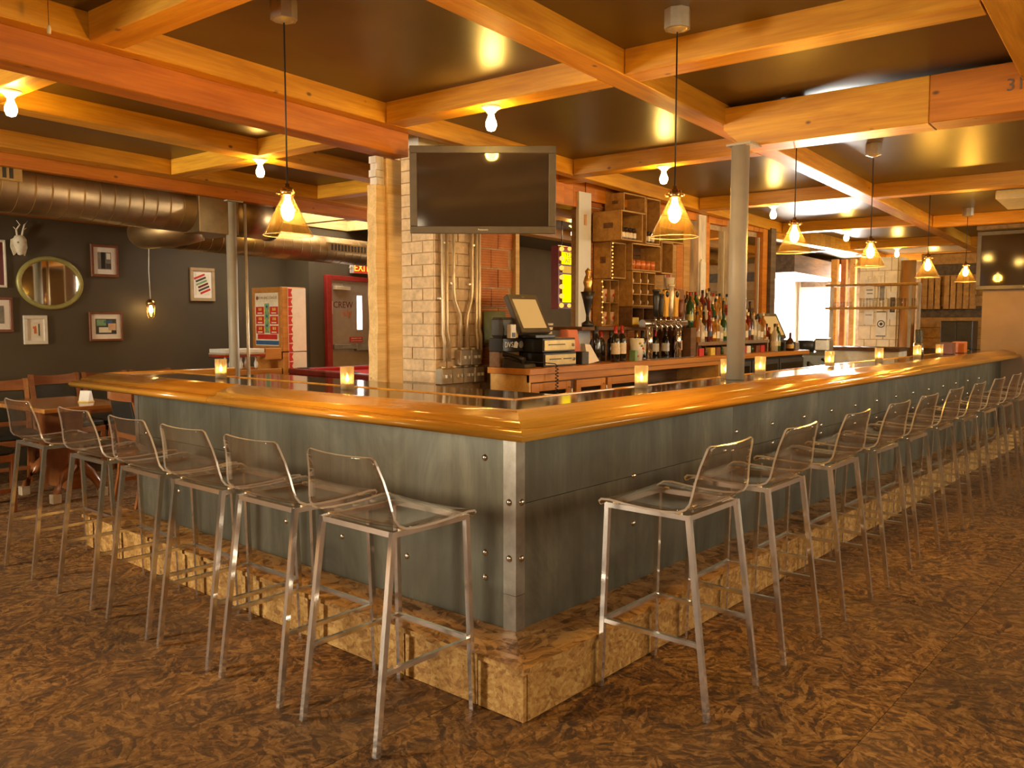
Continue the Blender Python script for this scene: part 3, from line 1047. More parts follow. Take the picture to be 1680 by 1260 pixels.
for row, (z, xs) in enumerate(((1.066, (0.195, 0.310)), (0.935, (0.0, 0.115, 0.230, 0.345)))):
    for c, x in enumerate(xs):
        lab = 'steel double switch box, %s from left in the %s row on the white brick pier' % (ORD[c], ('upper', 'lower')[row])
        if sb is None:
            sb = thing('switch_box', lab, 'switch', (1.83 + x, 2.265, z), 0, 'switch boxes on the pier')
            bx(0, .106, 0, .07, 0, .116).build('box', 'box_steel', sb, 0.006)
            bx(.004, .102, -.004, 0, .004, .112).build('cover', 'box_steel', sb, 0.001)
            tg = bx(.026, .037, -.024, -.004, .050, .072).build('toggle', 'white_plastic', sb)
            piece(tg, (.040, 0, 0))
            MB().cyl((.05, .035, .116), (.05, .035, .130), .018, n=10).build('connector', 'conduit', sb)
        else:
            dup(sb, (1.83 + x, 2.265, z), None, lab)
m = bx(1.52, 2.12, 2.16, 2.30, 2.56, 2.66)
tag(m.build('wire_trough', 'white_plastic', None, 0.004), 'pale metal wire trough above the television by the beam', 'box')

# ================================================================== televisions
def tv(label, c, right, W, H, tilt, brand):
    r = Vector(right).normalized()
    n = r.cross(Vector((0, 0, 1)))
    up = (Vector((0, 0, 1)) + n * tilt).normalized()
    n = r.cross(up)
    t = thing('television', label, 'television', c)
    M = Matrix((r, -n, up)).transposed()
    t.rotation_euler = M.to_euler()
    b = .045
    fr = MB()
    fr.box(-W / 2, W / 2, -.01, .0, H / 2 - b, H / 2); fr.box(-W / 2, W / 2, -.01, .0, -H / 2, -H / 2 + b)
    fr.box(-W / 2, -W / 2 + b, -.01, .0, -H / 2 + b, H / 2 - b); fr.box(W / 2 - b, W / 2, -.01, .0, -H / 2 + b, H / 2 - b)
    fr.build('bezel', 'tv_frame', t, 0.003)
    bx(-W / 2 + b, W / 2 - b, -.004, .0, -H / 2 + b, H / 2 - b).build('screen', 'tv_screen', t)
    bx(-W / 2 + .004, W / 2 - .004, 0, .075, -H / 2 + .004, H / 2 - .004).build('rear_case', 'black_plastic', t, 0.006)
    words('logo', brand, 0.016, 'white_plastic', t, face_M((0, -.0115, -H / 2 + .024), (1, 0, 0), (0, 0, 1)))
    return t


tv1 = tv('large dark television hung in front of the white brick pier', (1.475, 1.53, 2.205), (0.62, -0.69, 0), 0.905, 0.535, 0.03, 'Panasonic')
bx(-.06, .06, .075, .11, -.2, .2).build('mount_plate', 'black_plastic', tv1)
MB().bar((0, .10, 0), (.06, .80, .05), .05).build('mount_arm', 'black_plastic', tv1)

# ================================================================== the bar
bar = thing('bar_counter', 'long L-shaped bar with oiled wooden rail, dark top and riveted grey steel front', 'bar counter')
XE, YE = 8.60, 3.12
ZT = 1.05
# steel skin: separate sheets, upper and lower course
xs = [0.045, 1.82, 3.04, 4.26, 5.48, 6.70, 7.92, XE]
for a, b in zip(xs, xs[1:]):
    for z0, z1 in ((0.197, 0.690), (0.6925, 0.995)):
        bx(a + .001, b - .001, 0.0, 0.012, z0, z1).build('steel_sheet', 'steel_patina', bar)
ys = [0.045, 2.02, YE]
for a, b in zip(ys, ys[1:]):
    for z0, z1 in ((0.197, 0.690), (0.6925, 0.995)) if a > 1 else ((0.197, 0.995),):
        bx(0.0, 0.012, a + .001, b - .001, z0, z1).build('steel_sheet', 'steel_patina', bar)
bx(.0125, XE, .0125, .33, .05, .99).build('carcass', 'crate_dark', bar)
bx(.0125, .36, .36, YE - .01, .05, .99).build('carcass', 'crate_dark', bar)
bx(0.0, .36, YE - .01, YE, .197, .99).build('end_sheet', 'steel_patina', bar)
for z0, z1 in ((.197, .335), (.337, .995)):
    MB().box(-.004, .05, -.004, 0.0, z0, z1).box(-.004, 0.0, 0.0, .06, z0, z1).build('corner_angle', 'steel_trim', bar)
bx(-.003, .012, YE - .045, YE + .003, .197, .995).build('corner_angle', 'steel_trim', bar)
bolt = None


def bolt_at(x, y, z, side):
    global bolt
    if bolt is None:
        bolt = MB().lathe([(0.0, .009), (.008, .008), (.013, .003), (.0145, 0), (.0145, -.002)], 12).mesh('bolt', ['bolt_steel'])
    o = bpy.data.objects.new('bolt', bolt)
    COL.objects.link(o)
    o.parent = bar
    o.location = (x, y, z)
    o.rotation_euler = (PI / 2, 0, 0) if side == 'x' else (PI / 2, 0, -PI / 2)


for x, z in ((.03, .70), (.03, .48), (.83, .69), (.83, .47), (1.73, .70), (1.82, .69), (1.86, .79), (2.33, .79), (2.81, .79), (3.28, .79), (2.34, .675), (1.85, .38), (2.95, .71), (3.10, .655), (3.10, .71)):
    bolt_at(x, -.004 if x < .05 else 0, z, 'x')
for k in range(1, 10):
    bolt_at(3.28 + .47 * k, 0, .79, 'x'); bolt_at(3.28 + .47 * k, 0, .66, 'x'); bolt_at(3.28 + .47 * k, 0, .38, 'x')
for y, z in ((.03, .70), (.03, .48), (.16, .48), (.16, .38), (.62, .38), (1.07, .39), (1.52, .39), (2.08, .71), (2.08, .45), (2.60, .40), (2.98, .71), (.16, .86)):
    bolt_at(-.004 if y < .05 else 0, y, z, 'y')
# foot step clad in strand board
SD, SH = 0.25, 0.197
bx(-SD + .02, XE, -SD + .02, 0, 0, SH - .02).build('step_core', 'crate_dark', bar)
bx(-SD + .02, 0, 0, YE + .2, 0, SH - .02).build('step_core', 'crate_dark', bar)
kx = [-SD + .021, 1.75, 3.6, 5.4, 7.2, XE]
for a, b in zip(kx, kx[1:]):
    bx(a + .002, b - .002, -SD, -SD + .02, .002, SH - .022).build('kick_board', 'kick_osb', bar)
ky = [-SD, -.03, .364, .98, 1.62, 2.25, 2.85, YE + .2]
for a, b in zip(ky, ky[1:]):
    bx(-SD + rnd.uniform(0, .004), -SD + .02, a + .003, b - .003, .002, SH - .022).build('kick_board', 'kick_osb', bar)
SO = SD + .008
MB().prism([(-SO, -SO), (XE, -SO), (XE, 0.0), (0.0, 0.0)], SH - .02, SH).build('tread', 'step_osb', bar)
MB().prism([(-SO, -SO), (-.002, -.002), (-.002, YE + .21), (-SO, YE + .21)], SH - .0205, SH - .0005).build('tread', 'step_osb', bar)
bx(-.001, .0, 0, 0.001, 0, 0).build('seam', 'crate_dark', bar) if False else None
# raw board edge showing along the front of the treads
bx(-SO - .0015, XE, -SO - .002, -SO, SH - .020, SH - .001).build('tread_edge', 'kick_osb', bar)
bx(-SO - .002, -SO, -SO, YE + .21, SH - .020, SH - .001).build('tread_edge', 'kick_osb', bar)
# bar top and inner lip
bx(.0, XE, .0, .335, ZT - .03, ZT).build('bar_top', 'bar_top', bar)
bx(.0, .385, .337, YE + .25, ZT - .03, ZT).build('bar_top', 'bar_top', bar)
bx(.380, XE, .335, .352, ZT - .05, ZT + .005).build('inner_lip', 'rail_wood', bar, 0.003)
bx(.385, .402, .352, YE + .25, ZT - .05, ZT + .005).build('inner_lip', 'rail_wood', bar, 0.003)
bx(.403, .86, .40, 2.95, ZT - .06, ZT - .015).build('service_ledge', 'bar_top', bar)
# moulded arm rail, mitred at the corner: profile (outward offset, height)
RP = [(-.015, ZT - .04), (-.015, ZT + .004), (.005, ZT + .012), (.03, ZT + .013), (.065, ZT + .006), (.11, ZT - .008), (.142, ZT - .018),
      (.150, ZT - .033), (.162, ZT - .036), (.184, ZT - .036), (.198, ZT - .045), (.203, ZT - .060), (.192, ZT - .075), (.172, ZT - .080), (.02, ZT - .080)]


def rail(name, ax, start, end, mitre_lo, mitre_hi, place):
    """sweep the rail profile; place(u, o, z) gives the point u along, o outward"""
    mb = MB()
    A = [mb.pt(place(start - (o if mitre_lo else 0), o, z)) for o, z in RP]
    B = [mb.pt(place(end + (o if mitre_hi else 0), o, z)) for o, z in RP]
    n = len(RP)
    for k in range(n):
        j = (k + 1) % n
        mb.face([A[k], A[j], B[j], B[k]], 0, 0 < k < 12)
    mb.face(A[::-1]); mb.face(B)
    return mb.build(name, 'rail_wood', bar)


o = rail('arm_rail', 'x', 0, XE, True, False, lambda u, o, z: (u, -o, z))
# left run built in its own frame so that the grain follows it
mb = MB()
n = len(RP)
for (u0, u1, lo, hi) in ((0.0, 1.9, True, False), (1.903, YE + .28, False, True)):
    mb = MB()
    A = [mb.pt((u0 - (o if lo else 0), o, z)) for o, z in RP]
    B = [mb.pt((u1 + (o if hi else 0), o, z)) for o, z in RP]
    for k in range(n):
        j = (k + 1) % n
        mb.face([A[k], A[j], B[j], B[k]], 0, 0 < k < 12)
    mb.face(A[::-1]); mb.face(B)
    mb.build('arm_rail', 'rail_wood', bar, rot=(0, 0, PI / 2))
mb = MB()
A = [mb.pt((-o, YE + .28 + o, z)) for o, z in RP]
B = [mb.pt((.86, YE + .28 + o, z)) for o, z in RP]
for k in range(n):
    j = (k + 1) % n
    mb.face([A[k], A[j], B[j], B[k]], 0, 0 < k < 12)
mb.face(A[::-1]); mb.face(B)
mb.build('arm_rail', 'rail_wood', bar)

# ================================================================== acrylic bar stools
def stool_shell():
    # (y, z, half width) from the front lip over the seat and up the back; y + is towards the bar
    base = [(.232, .706, .195), (.226, .722, .215), (.208, .735, .226), (.17, .738, .228), (.10, .731, .228), (.02, .727, .228), (-.06, .727, .228),
            (-.115, .732, .228), (-.145, .745, .227), (-.160, .766, .224), (-.166, .795, .219), (-.172, .84, .209), (-.182, .89, .197),
            (-.196, .940, .183), (-.200, .957, .176), (-.2025, .965, .160)]
    th = .008
    N = 6
    mb = MB()
    top, bot = [], []
    for i, (y, z, w) in enumerate(base):
        a = base[max(i - 1, 0)]
        b = base[min(i + 1, len(base) - 1)]
        d = Vector((0, b[0] - a[0], b[1] - a[1])).normalized()
        nrm = Vector((0, d.z, -d.y))
        if i <= 8:
            nrm = nrm if nrm.z > 0 else -nrm
        else:
            nrm = nrm if nrm.y > 0 else -nrm
        rt, rb = [], []
        for k in range(N + 1):
            u = -1 + 2 * k / N
            sag = (1 - u * u) * (.010 if 2 <= i <= 8 else .014 if i > 8 else 0)
            c = Vector((u * w, y, z)) - nrm * sag
            rt.append(mb.pt(c + nrm * th / 2))
            rb.append(mb.pt(c - nrm * th / 2))
        top.append(rt)
        bot.append(rb)
    for g, flip in ((top, False), (bot, True)):
        for a, b in zip(g, g[1:]):
            for k in range(N):
                q = [a[k], a[k + 1], b[k + 1], b[k]]
                mb.face(q[::-1] if flip else q, 0, True)
    for i in range(len(base) - 1):
        mb.face([top[i][0], top[i + 1][0], bot[i + 1][0], bot[i][0]], 1)
        mb.face([top[i][N], bot[i][N], bot[i + 1][N], top[i + 1][N]], 1)
    for k in range(N):
        mb.face([top[0][k], bot[0][k], bot[0][k + 1], top[0][k + 1]], 1)
        mb.face([top[-1][k], top[-1][k + 1], bot[-1][k + 1], bot[-1][k]], 1)
    return mb


def make_stool(label, loc, rz):
    t = thing('bar_stool', label, 'bar stool', loc, rz, 'clear bar stools along the bar')
    stool_shell().build('seat_shell', ['acrylic', 'lit_edge'], t)
    tf, tb = (.185, .205, .712), (.185, -.135, .712)
    bf_, bb_ = (.195, .226), (.197, -.226)
    w = .019
    fr = MB()
    zf = .708
    fr.bar((-.185, .205, zf), (.185, .205, zf), w).bar((-.185, -.135, zf), (.185, -.135, zf), w)
    fr.bar((-.185, -.135, zf), (-.185, .205, zf), w).bar((.185, -.135, zf), (.185, .205, zf), w)
    fr.build('seat_frame', 'chrome', t)
    for s in (-1, 1):
        MB().bar((s * .185, .205, .716), (s * bf_[0], bf_[1], 0), w, up=(0, 1, 0)).build('leg', 'chrome', t)
        MB().bar((s * .185, -.135, .716), (s * bb_[0], bb_[1], 0), w, up=(0, 1, 0)).build('leg', 'chrome', t)

    def at(f, z):
        k = 1 - z / .716
        a = tf if f else tb
        b = bf_ if f else bb_
        return a[0] + (b[0] - a[0]) * k, a[1] + (b[1] - a[1]) * k
    zs = .262
    xf, yf = at(True, zs)
    xb, yb = at(False, zs)
    MB().bar((-xf, yf, zs), (xf, yf, zs), .016).build('foot_rest', 'chrome', t)
    for s in (-1, 1):
        MB().bar((s * xf, yf, zs), (s * xb, yb, zs), .016).build('stretcher', 'chrome', t)
    for s in (-1, 1):
        for y in (.17, -.10):
            MB().cyl((s * .185, y, .716), (s * .185, y, .722), .011, n=10).build('fixing_pad', 'conduit', t)
    return t


def stool_label(k, n, side):
    if k == 0:
        return 'clear acrylic bar stool nearest the bar corner on the %s side' % side
    if k == n - 1 and side == 'left':
        return 'clear acrylic bar stool farthest left, past the end of the bar'
    return 'clear acrylic chrome-legged bar stool, %s from the corner along the %s side' % (ORD[k], side)


st0 = make_stool(stool_label(0, 12, 'right'), (.375, -.50, 0), 0.0)
for k in range(1, 12):
    dup(st0, (.375 + (.640, 1.322, 1.967, 2.555, 3.18, 3.82, 4.46, 5.10, 5.74, 6.38, 7.02)[k - 1], -.503 + rnd.uniform(-.006, .003), 0),
        rnd.uniform(-.015, .015), stool_label(k, 12, 'right'))
for k, y in enumerate((.158, .697, 1.195, 1.70, 2.275, 3.01)):
    dup(st0, (-.505 + rnd.uniform(-.004, .002), y, 0), -PI / 2 + rnd.uniform(-.015, .015), stool_label(k, 6, 'left'))

# ================================================================== candles on the bar
def candle(label, loc):
    t = thing('votive_candle', label, 'candle', loc, 0, 'votive candles on the bar')
    MB().lathe([(.030, .0), (.034, .002), (.035, .115), (.032, .115), (.031, .008), (0, .008)], 18).build('glass', 'frosted_glass', t)
    MB().lathe([(0, .009), (.029, .009), (.029, .034), (0, .032)], 14).build('wax', 'wax', t)
    MB().lathe([(0, .036), (.008, .043), (.010, .054), (.004, .070), (0, .082)], 8).build('flame', 'flame', t)
    return t


cl = [('lit candle in a pebbled glass on the bar beside the slim grey column', (.30, 2.62)),
      ('lit candle in a pebbled glass on the bar in front of the red pool table', (.27, 1.36)),
      ('lit candle in a glass on the bar before the open glass shelf', (1.316, .270)),
      ('lit candle in a glass just left of the pipe column', (2.30, .285)),
      ('lit candle in a glass touching the right of the pipe column', (2.78, .285)),
      ('lit candle in a glass below the bright far window', (4.0, .285)),
      ('lit candle in a glass below the white block pier', (5.046, .248)),
      ('lit candle in a short glass left of the two far candles', (6.0, .204)),
      ('farthest lit candle in a glass by the far end of the bar', (6.58, .158))]
c0 = None
for lab, (x, y) in cl:
    if c0 is None:
        c0 = candle(lab, (x, y, ZT))
        o = c0
    else:
        o = dup(c0, (x, y, ZT), None, lab)
    lamp_light(o, 'candle_light', 0.9, (1.0, 0.55, 0.16), 0.012, (0, 0, .058))

# ================================================================== glass pendants and bare bulbs
def pendant(label, p, q, zs, ztop, power):
    """zs: shade rim height, ztop: ceiling height, both in the building frame"""
    base = BW(p, q, zs)
    H = ztop - zs
    t = thing('pendant_lamp', label, 'lamp', base, 0, 'clear glass cone pendants over the bar')
    S = .88
    sc_ = lambda prof: [(r * S, z * S) for r, z in prof]
    MB().lathe(sc_([(.118, 0), (.117, .003), (.030, .178), (.027, .205), (.024, .205), (.027, .177), (.114, .002), (.118, 0)]), 32).build('shade', 'shade_glass', t)
    MB().lathe(sc_([(.1165, .000), (.120, .0015), (.1165, .004), (.1145, .0015), (.1165, .000)]), 32).build('rim', 'lit_edge', t)  # bright line put in where the glass rim catches light
    sk = MB().lathe(sc_([(0, .250), (.010, .248), (.012, .232), (.030, .228), (.033, .205), (.033, .192), (.029, .192), (.020, .190), (0, .190)]), 18)
    for k in range(3):
        a = 2 * PI * k / 3 + .5
        sk.cyl((.026 * math.cos(a), .026 * math.sin(a), .176), (.046 * math.cos(a), .046 * math.sin(a), .176), .004, .006, 8)
    sk.build('socket', 'brass', t)
    MB().lathe(sc_([(0, .190), (.014, .186), (.016, .165), (.027, .140), (.031, .115), (.027, .090), (.014, .075), (0, .070)]), 16).build('bulb', 'bulb_glow', t)
    MB().cyl((0, 0, .218), (0, 0, H - .075), .0035, n=8).build('cord', 'cord_black', t)
    MB().cyl((0, 0, H - .080), (0, 0, H), .056, n=8, smooth=False).lathe([(0, H - .092), (.018, H - .092), (.044, H - .080)], 8).build('canopy', 'box_steel', t)
    lamp_light(t, 'pendant_light', power, (1.0, 0.54, 0.075), .042, (0, 0, .101))
    return t


PW = 42
pendant('glass cone pendant hanging over the left side of the bar', -.25, 1.02, 1.752, 2.72, PW)
for k, (p, q, zs) in enumerate(((.80, -.25, 1.768), (2.68, -.12, 1.856), (3.91, -.25, 1.847), (5.82, -.25, 1.876), (7.70, -.25, 1.935))):
    pendant(('glass cone pendant over the bar nearest the television', 'glass cone pendant just right of the pipe column',
             'glass cone pendant above the far white block pier', 'glass cone pendant before the far pallet wall',
             'farthest glass cone pendant, beside the dark wall television')[k], p, q, zs, 2.72, PW)

bulb0 = None


def bulb(label, p, q, z=2.60, power=9):
    global bulb0
    loc = BW(p, q, z)
    if bulb0 is None:
        t = thing('bare_bulb', label, 'lamp', loc, 0, 'bare bulbs on the ceiling joists')
        MB().lathe([(.056, 0), (.056, -.008), (.044, -.014), (.028, -.026), (.024, -.034), (0, -.034)], 20).build('holder', 'porcelain', t)
        MB().lathe([(0, -.034), (.015, -.036), (.018, -.055), (.030, -.085), (.031, -.105), (.022, -.128), (0, -.136)], 16).build('bulb', 'bulb_glow', t)
        bulb0 = t
    else:
        t = dup(bulb0, loc, None, label)
    lamp_light(t, 'bulb_light', power, (1.0, 0.54, 0.075), .040, (0, 0, -.095))
    return t


BPW = 28
bulb('bare bulb in porcelain holder under the joist above the left pendant', 1.33, 3.36, power=BPW)
bulb('bare bulb in porcelain holder right above the large television', 1.185, 1.07, power=BPW)
bulb('bare bulb in porcelain holder above the pendant nearest the television', 3.23, 1.06, power=BPW)
bulb('bare bulb on the joist just right of the pipe column top', 5.55, 1.08, power=BPW)
bulb('bare bulb on the joist over the far window', 7.93, 1.07, power=BPW)
bulb('bare bulb on the joist above the white block pier', 10.43, 1.08, power=BPW)
bulb('farthest bare bulb between the two last pendants', 12.92, 1.09, power=BPW)
bulb('bare bulb in the rear room over the yellow lit sign', 5.82, 3.56, power=BPW)
bulb('bare bulb below the skylight at the end of the big duct', 2.72, 5.35, 2.60 - .12, power=5)
bulb('bare bulb at the left edge under the joist beside the orange beam', -.53, 2.95, power=BPW)
bulb('added bare bulb, out of view before the right hand stools, lighting the ceiling', 1.18, -2.2, power=BPW)  # unseen bulb put in to light the ceiling and its reflections
bulb('added bare bulb, out of view on the street side, lighting the ceiling', -2.5, .95, power=BPW)  # second unseen bulb added for light on the ceiling

# caged wall lamp on a pale cord against the dark wall
o = BW(2.29, 6.62, 1.46)
wl = thing('cage_lamp', 'caged glass jar lamp on a pale cord in front of the dark picture wall', 'lamp', o)
MB().tube([(0, 0, .20), (-.01, 0, .5), (.006, 0, .93)], .006, 8).build('cord', 'cord_white', wl)
MB().lathe([(0, .21), (.02, .20), (.045, .175), (.050, .15), (.044, .135), (0, .135)], 16).build('cap', 'brass', wl)
MB().lathe([(.042, .135), (.046, .10), (.044, .04), (.03, .01), (0, 0)], 16).build('jar', 'shade_glass', wl)
MB().lathe([(0, .135), (.012, .13), (.022, .09), (.018, .06), (0, .05)], 12).build('bulb', 'bulb_glow', wl)
for k in range(4):
    a = PI * k / 2 + .4
    c, s = math.cos(a) * .052, math.sin(a) * .052
    MB().tube([(c, s, .145), (c, s, .04), (c * .6, s * .6, 0), (0, 0, -.006)], .0022, 6).build('cage_wire', 'brass', wl)
lamp_light(wl, 'jar_light', 2.2, (1.0, 0.50, 0.13), .03, (0, 0, .09))

# ================================================================== back wall behind the bar: clay tiles, posts, header planks
WY = 2.36
BZ = 1.055
wb = struct(MB().box(2.315, 2.74, WY, WY + .12, 0, 2.6).box(3.66, 7.45, WY, WY + .12, 0, 2.6).build('wall_back', 'mortar'))
tl = bx(.006, .200, -.016, 0, .006, .144).mesh('tile', ['clay_tile'])
tw = bx(.006, .120, -.016, 0, .006, .144).mesh('tile', ['clay_tile'])


def tile(me, x, z):
    o = bpy.data.objects.new('tile', me)
    COL.objects.link(o)
    o.parent = wb
    o.location = (x, WY + rnd.uniform(-.003, .002), z)


for r in range(7, 17):
    z = r * .15
    if r % 2:
        tile(tl, 2.322, z); tile(tl, 2.522, z)
    else:
        tile(tw, 2.322, z); tile(tl, 2.444, z); tile(tw, 2.60 + .012, z) if False else None
    for x in (3.70, 3.902, 4.104, 4.306):
        tile(tl, x + (.0 if r % 2 else .06), z)
x = 4.52
while x < 5.5:
    w = rnd.uniform(.11, .15)
    bx(x, x + w - .004, WY - .015 + rnd.uniform(-.004, .002), WY, BZ, 2.43).build('wall_plank', ('crate_wood', 'fir')[int(x * 50) % 2], wb)
    x += w
bx(2.70, 2.745, WY - .05, WY, .0, 2.45).build('door_casing', 'post_wood', wb)
for a in ((3.485, 3.665, 2.27, 2.30, 'white_wall'), (5.58, 5.74, 2.26, 2.36, 'white_worn'), (5.76, 5.90, 2.30, 2.36, 'fir'), (6.29, 6.58, 2.26, 2.36, 'white_worn'),
          (6.60, 6.68, 2.28, 2.36, 'fir'), (7.19, 7.32, 2.28, 2.36, 'fir'), (7.33, 7.47, 2.24, 2.40, 'grey_plank')):
    bx(a[0], a[1], a[2], a[3], BZ + .001 if a[0] < 7.1 else 0, 2.50).build('wall_post', a[4], wb)
for x in (3.575,):
    for z in (1.62, 2.27):
        MB().lathe([(0, 0), (.018, 0), (.018, .09), (0, .09)], 10).build('knot_patch', 'paper_cup', wb, loc=(x, 2.272, z - .05))
x = 2.75
while x < 7.45:
    w = rnd.uniform(.13, .17)
    bx(x, x + w - .004, WY - .07 + rnd.uniform(-.004, .004), WY + .1, 2.37 if x < 3.6 else 2.44, 2.66).build('header_plank', 'fir', wb)
    x += w
x = 7.5
while x < 10.9:
    w = rnd.uniform(.15, .19)
    bx(x, x + w - .004, WY - .05, WY + .1, 2.40, 2.66).build('header_plank', 'pine', wb)
    x += w
for k, (xa, xb) in enumerate(((5.91, 6.28), (6.70, 7.18))):
    mr = thing('wall_mirror', ('tall mirror between pale posts above the liquor bottles', 'tall mirror right behind the pipe column')[k], 'mirror', (xa, 2.33, 1.30))
    bx(0, xb - xa, 0, .02, 0, 1.08).build('glass', 'mirror', mr)
    for u in (0, xb - xa - .02):
        bx(u, u + .02, -.012, 0, 0, 1.08).build('frame_strip', 'frame_white', mr)
# hanging white curled ornament and white pill plaque on the pale post
tag(MB().prism([(-.055, -.25), (0, -.30), (.055, -.25), (.055, .22), (.03, .26), (-.03, .26), (-.055, .22)], 0, .015).build('plaque', 'white_plastic', None, 0, (5.655, 2.255, 1.78), (PI / 2, 0, 0)),
    'white pointed plaque on the pale post above the liquor bottles', 'plaque')
pk = thing('paddle', 'clear and red framed strip hanging left of the white plaque', 'sign', (4.86, 2.20, 1.55))
bx(-.05, .05, 0, .012, .0, .30).build('red_panel', 'red_paint', pk)
bx(-.05, .05, 0, .012, .302, .58).build('dark_panel', 'dark_grey', pk)
for u in (-.056, .05):
    bx(u, u + .006, -.004, .016, 0, .585).build('frame_strip', 'white_plastic', pk)
# crossed room beam and panels seen through the opening
m = MB(); hexB(m, 4.2, 5.3, 4.0, 4.22, 2.20, 2.44); struct(m.build('trim_3', 'fir'))
for k, q in enumerate((5.6, 6.2)):
    m = MB(); hexB(m, 5.75 + k * .5, 5.87 + k * .5, 6.18, 6.30, 0, 2.5); struct(m.build('trim_%d' % (4 + k), 'grey_wall'))
# lit arrow-type sign in the rear room
sg = thing('marquee_sign', 'yellow lit marquee sign with round bulbs seen behind the pale post', 'sign', BW(5.56, 3.60, 1.62), BA)
bx(0, .78, 0, .10, 0, .73).build('sign_box', 'dark_red', sg, 0.004)
bx(.09, .70, -.006, 0, .08, .40).build('lit_panel', 'sign_yellow', sg)
bx(.09, .70, -.006, 0, .42, .50).build('amber_band', 'sign_amber', sg)
bx(.07, .74, -.006, 0, .52, .66).build('letter_panel', 'sign_yellow', sg)
words('lettering', 'YES', 0.085, 'dark_red', sg, face_M((.20, -.008, .625), (1, 0, 0), (0, 0, 1)))
words('lettering', "WE'RE", 0.075, 'dark_red', sg, face_M((.235, -.008, .555), (1, 0, 0), (0, 0, 1)))
for k in range(7):
    MB().ball((.03, -.03, .04 + k * .108), .028).build('bulb', 'sign_bulb', sg)
for u in (.15, .62):
    MB().cyl((u, .05, .73), (u, .05, 1.09), .006, n=8).build('hanger', 'cord_black', sg)
for k in range(1, 5):
    MB().ball((.03 + k * .16, -.03, .70), .024).build('bulb', 'sign_bulb', sg)
    MB().ball((.03 + k * .16, -.03, .04), .024).build('bulb', 'sign_bulb', sg)

# ================================================================== back bar: worktop and cabinets
tag(MB().prism([(2.165, 1.72), (7.28, 1.72), (7.28, 2.255), (2.43, 2.255), (2.43, 2.13), (2.165, 2.13)], BZ - .045, BZ).build('worktop', 'cabinet_wood', None, 0.003), 'long orange wooden worktop of the back bar under the bottles', 'worktop')


def cab_root(name, label, x0):
    return thing(name, label, 'cabinet', (x0, 1.75, 0))


cb = cab_root('bottle_cabinet', 'wooden back bar cabinet with pale end panel and three dark glass doors', 2.19)
bx(0, .02, 0, .37, 0, BZ - .046).build('end_panel', 'pale_panel', cb)
bx(.02, 1.50, .02, .37, 0, BZ - .05).build('body', 'crate_dark', cb)
bx(.0, 1.50, -.004, .02, BZ - .10, BZ - .046).build('fascia', 'cabinet_wood', cb)
for x0, x1 in ((0.03, .50), (.57, .96), (.99, 1.48)):
    dr = MB()
    z0, z1 = .12, .945
    s = .09 if x0 < .5 else .06
    dr.box(x0, x0 + s, 0, .02, z0, z1).box(x1 - .06, x1, 0, .02, z0, z1).box(x0 + s, x1 - .06, 0, .02, z1 - .06, z1).box(x0 + s, x1 - .06, 0, .02, z0, z0 + .08)
    d = dr.build('door', 'cabinet_wood', cb, 0.002)
    bx(x0 + s, x1 - .06, .008, .012, z0 + .08, z1 - .06).build('glass', 'dark_screen', d)
    MB().tube([(x1 - .03, 0, .90), (x1 - .03, -.03, .89), (x1 - .035, -.035, .82), (x1 - .03, -.03, .75), (x1 - .03, 0, .74)], .006, 8).build('handle', 'chrome', d)
sh = cab_root('glass_cabinet', 'open wooden back bar cabinet with upturned glasses inside', 3.70)
bx(0, .02, 0, .48, 0, BZ - .046).build('side_panel', 'cabinet_wood', sh)
bx(1.38, 1.40, 0, .48, 0, BZ - .046).build('side_panel', 'pale_panel', sh)
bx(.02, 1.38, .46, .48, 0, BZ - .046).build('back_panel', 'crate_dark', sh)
bx(.02, 1.38, 0, .46, .70, .72).build('shelf', 'cabinet_wood', sh)
bx(.02, 1.38, 0, .46, .10, .12).build('shelf', 'cabinet_wood', sh)
bx(.0, 1.40, -.004, .02, BZ - .085, BZ - .046).build('fascia', 'cabinet_wood', sh)
gl0 = None
for r in range(2):
    for k in range(11):
        lab = 'upturned clear glass, %s from left in the %s row of the open back bar cabinet' % (ORD[k], ('front', 'rear')[r])
        loc = (3.70 + .12 + .115 * k, 1.75 + .10 + .16 * r, .721)
        if gl0 is None:
            gl0 = tag(MB().lathe([(.038, 0), (.034, .11), (0, .113), (.031, .105), (.036, 0), (.038, 0)], 14).build('drinking_glass', 'clear_glass', None, 0, loc), lab, 'glass', 'glasses in the open cabinet')
        else:
            o = copy_obj(gl0); o.location = loc; o['label'] = lab
fg = cab_root('back_bar_fridge', 'dark glass back bar fridge right of the pipe column', 5.12)
bx(0, 2.08, .02, .48, .02, BZ - .05).build('body', 'black_plastic', fg, 0.003)
for k in range(3):
    d = MB().box(.02 + .69 * k, .68 + .69 * k, 0, .02, .08, .98).build('door', 'dark_grey', fg, 0.003)
    bx(.06 + .69 * k, .64 + .69 * k, -.003, 0, .14, .93).build('glass', 'dark_screen', d)
    MB().tube([(.62 + .69 * k, 0, .85), (.62 + .69 * k, -.04, .84), (.62 + .69 * k, -.04, .60), (.62 + .69 * k, 0, .59)], .008, 8).build('handle', 'chrome', d)

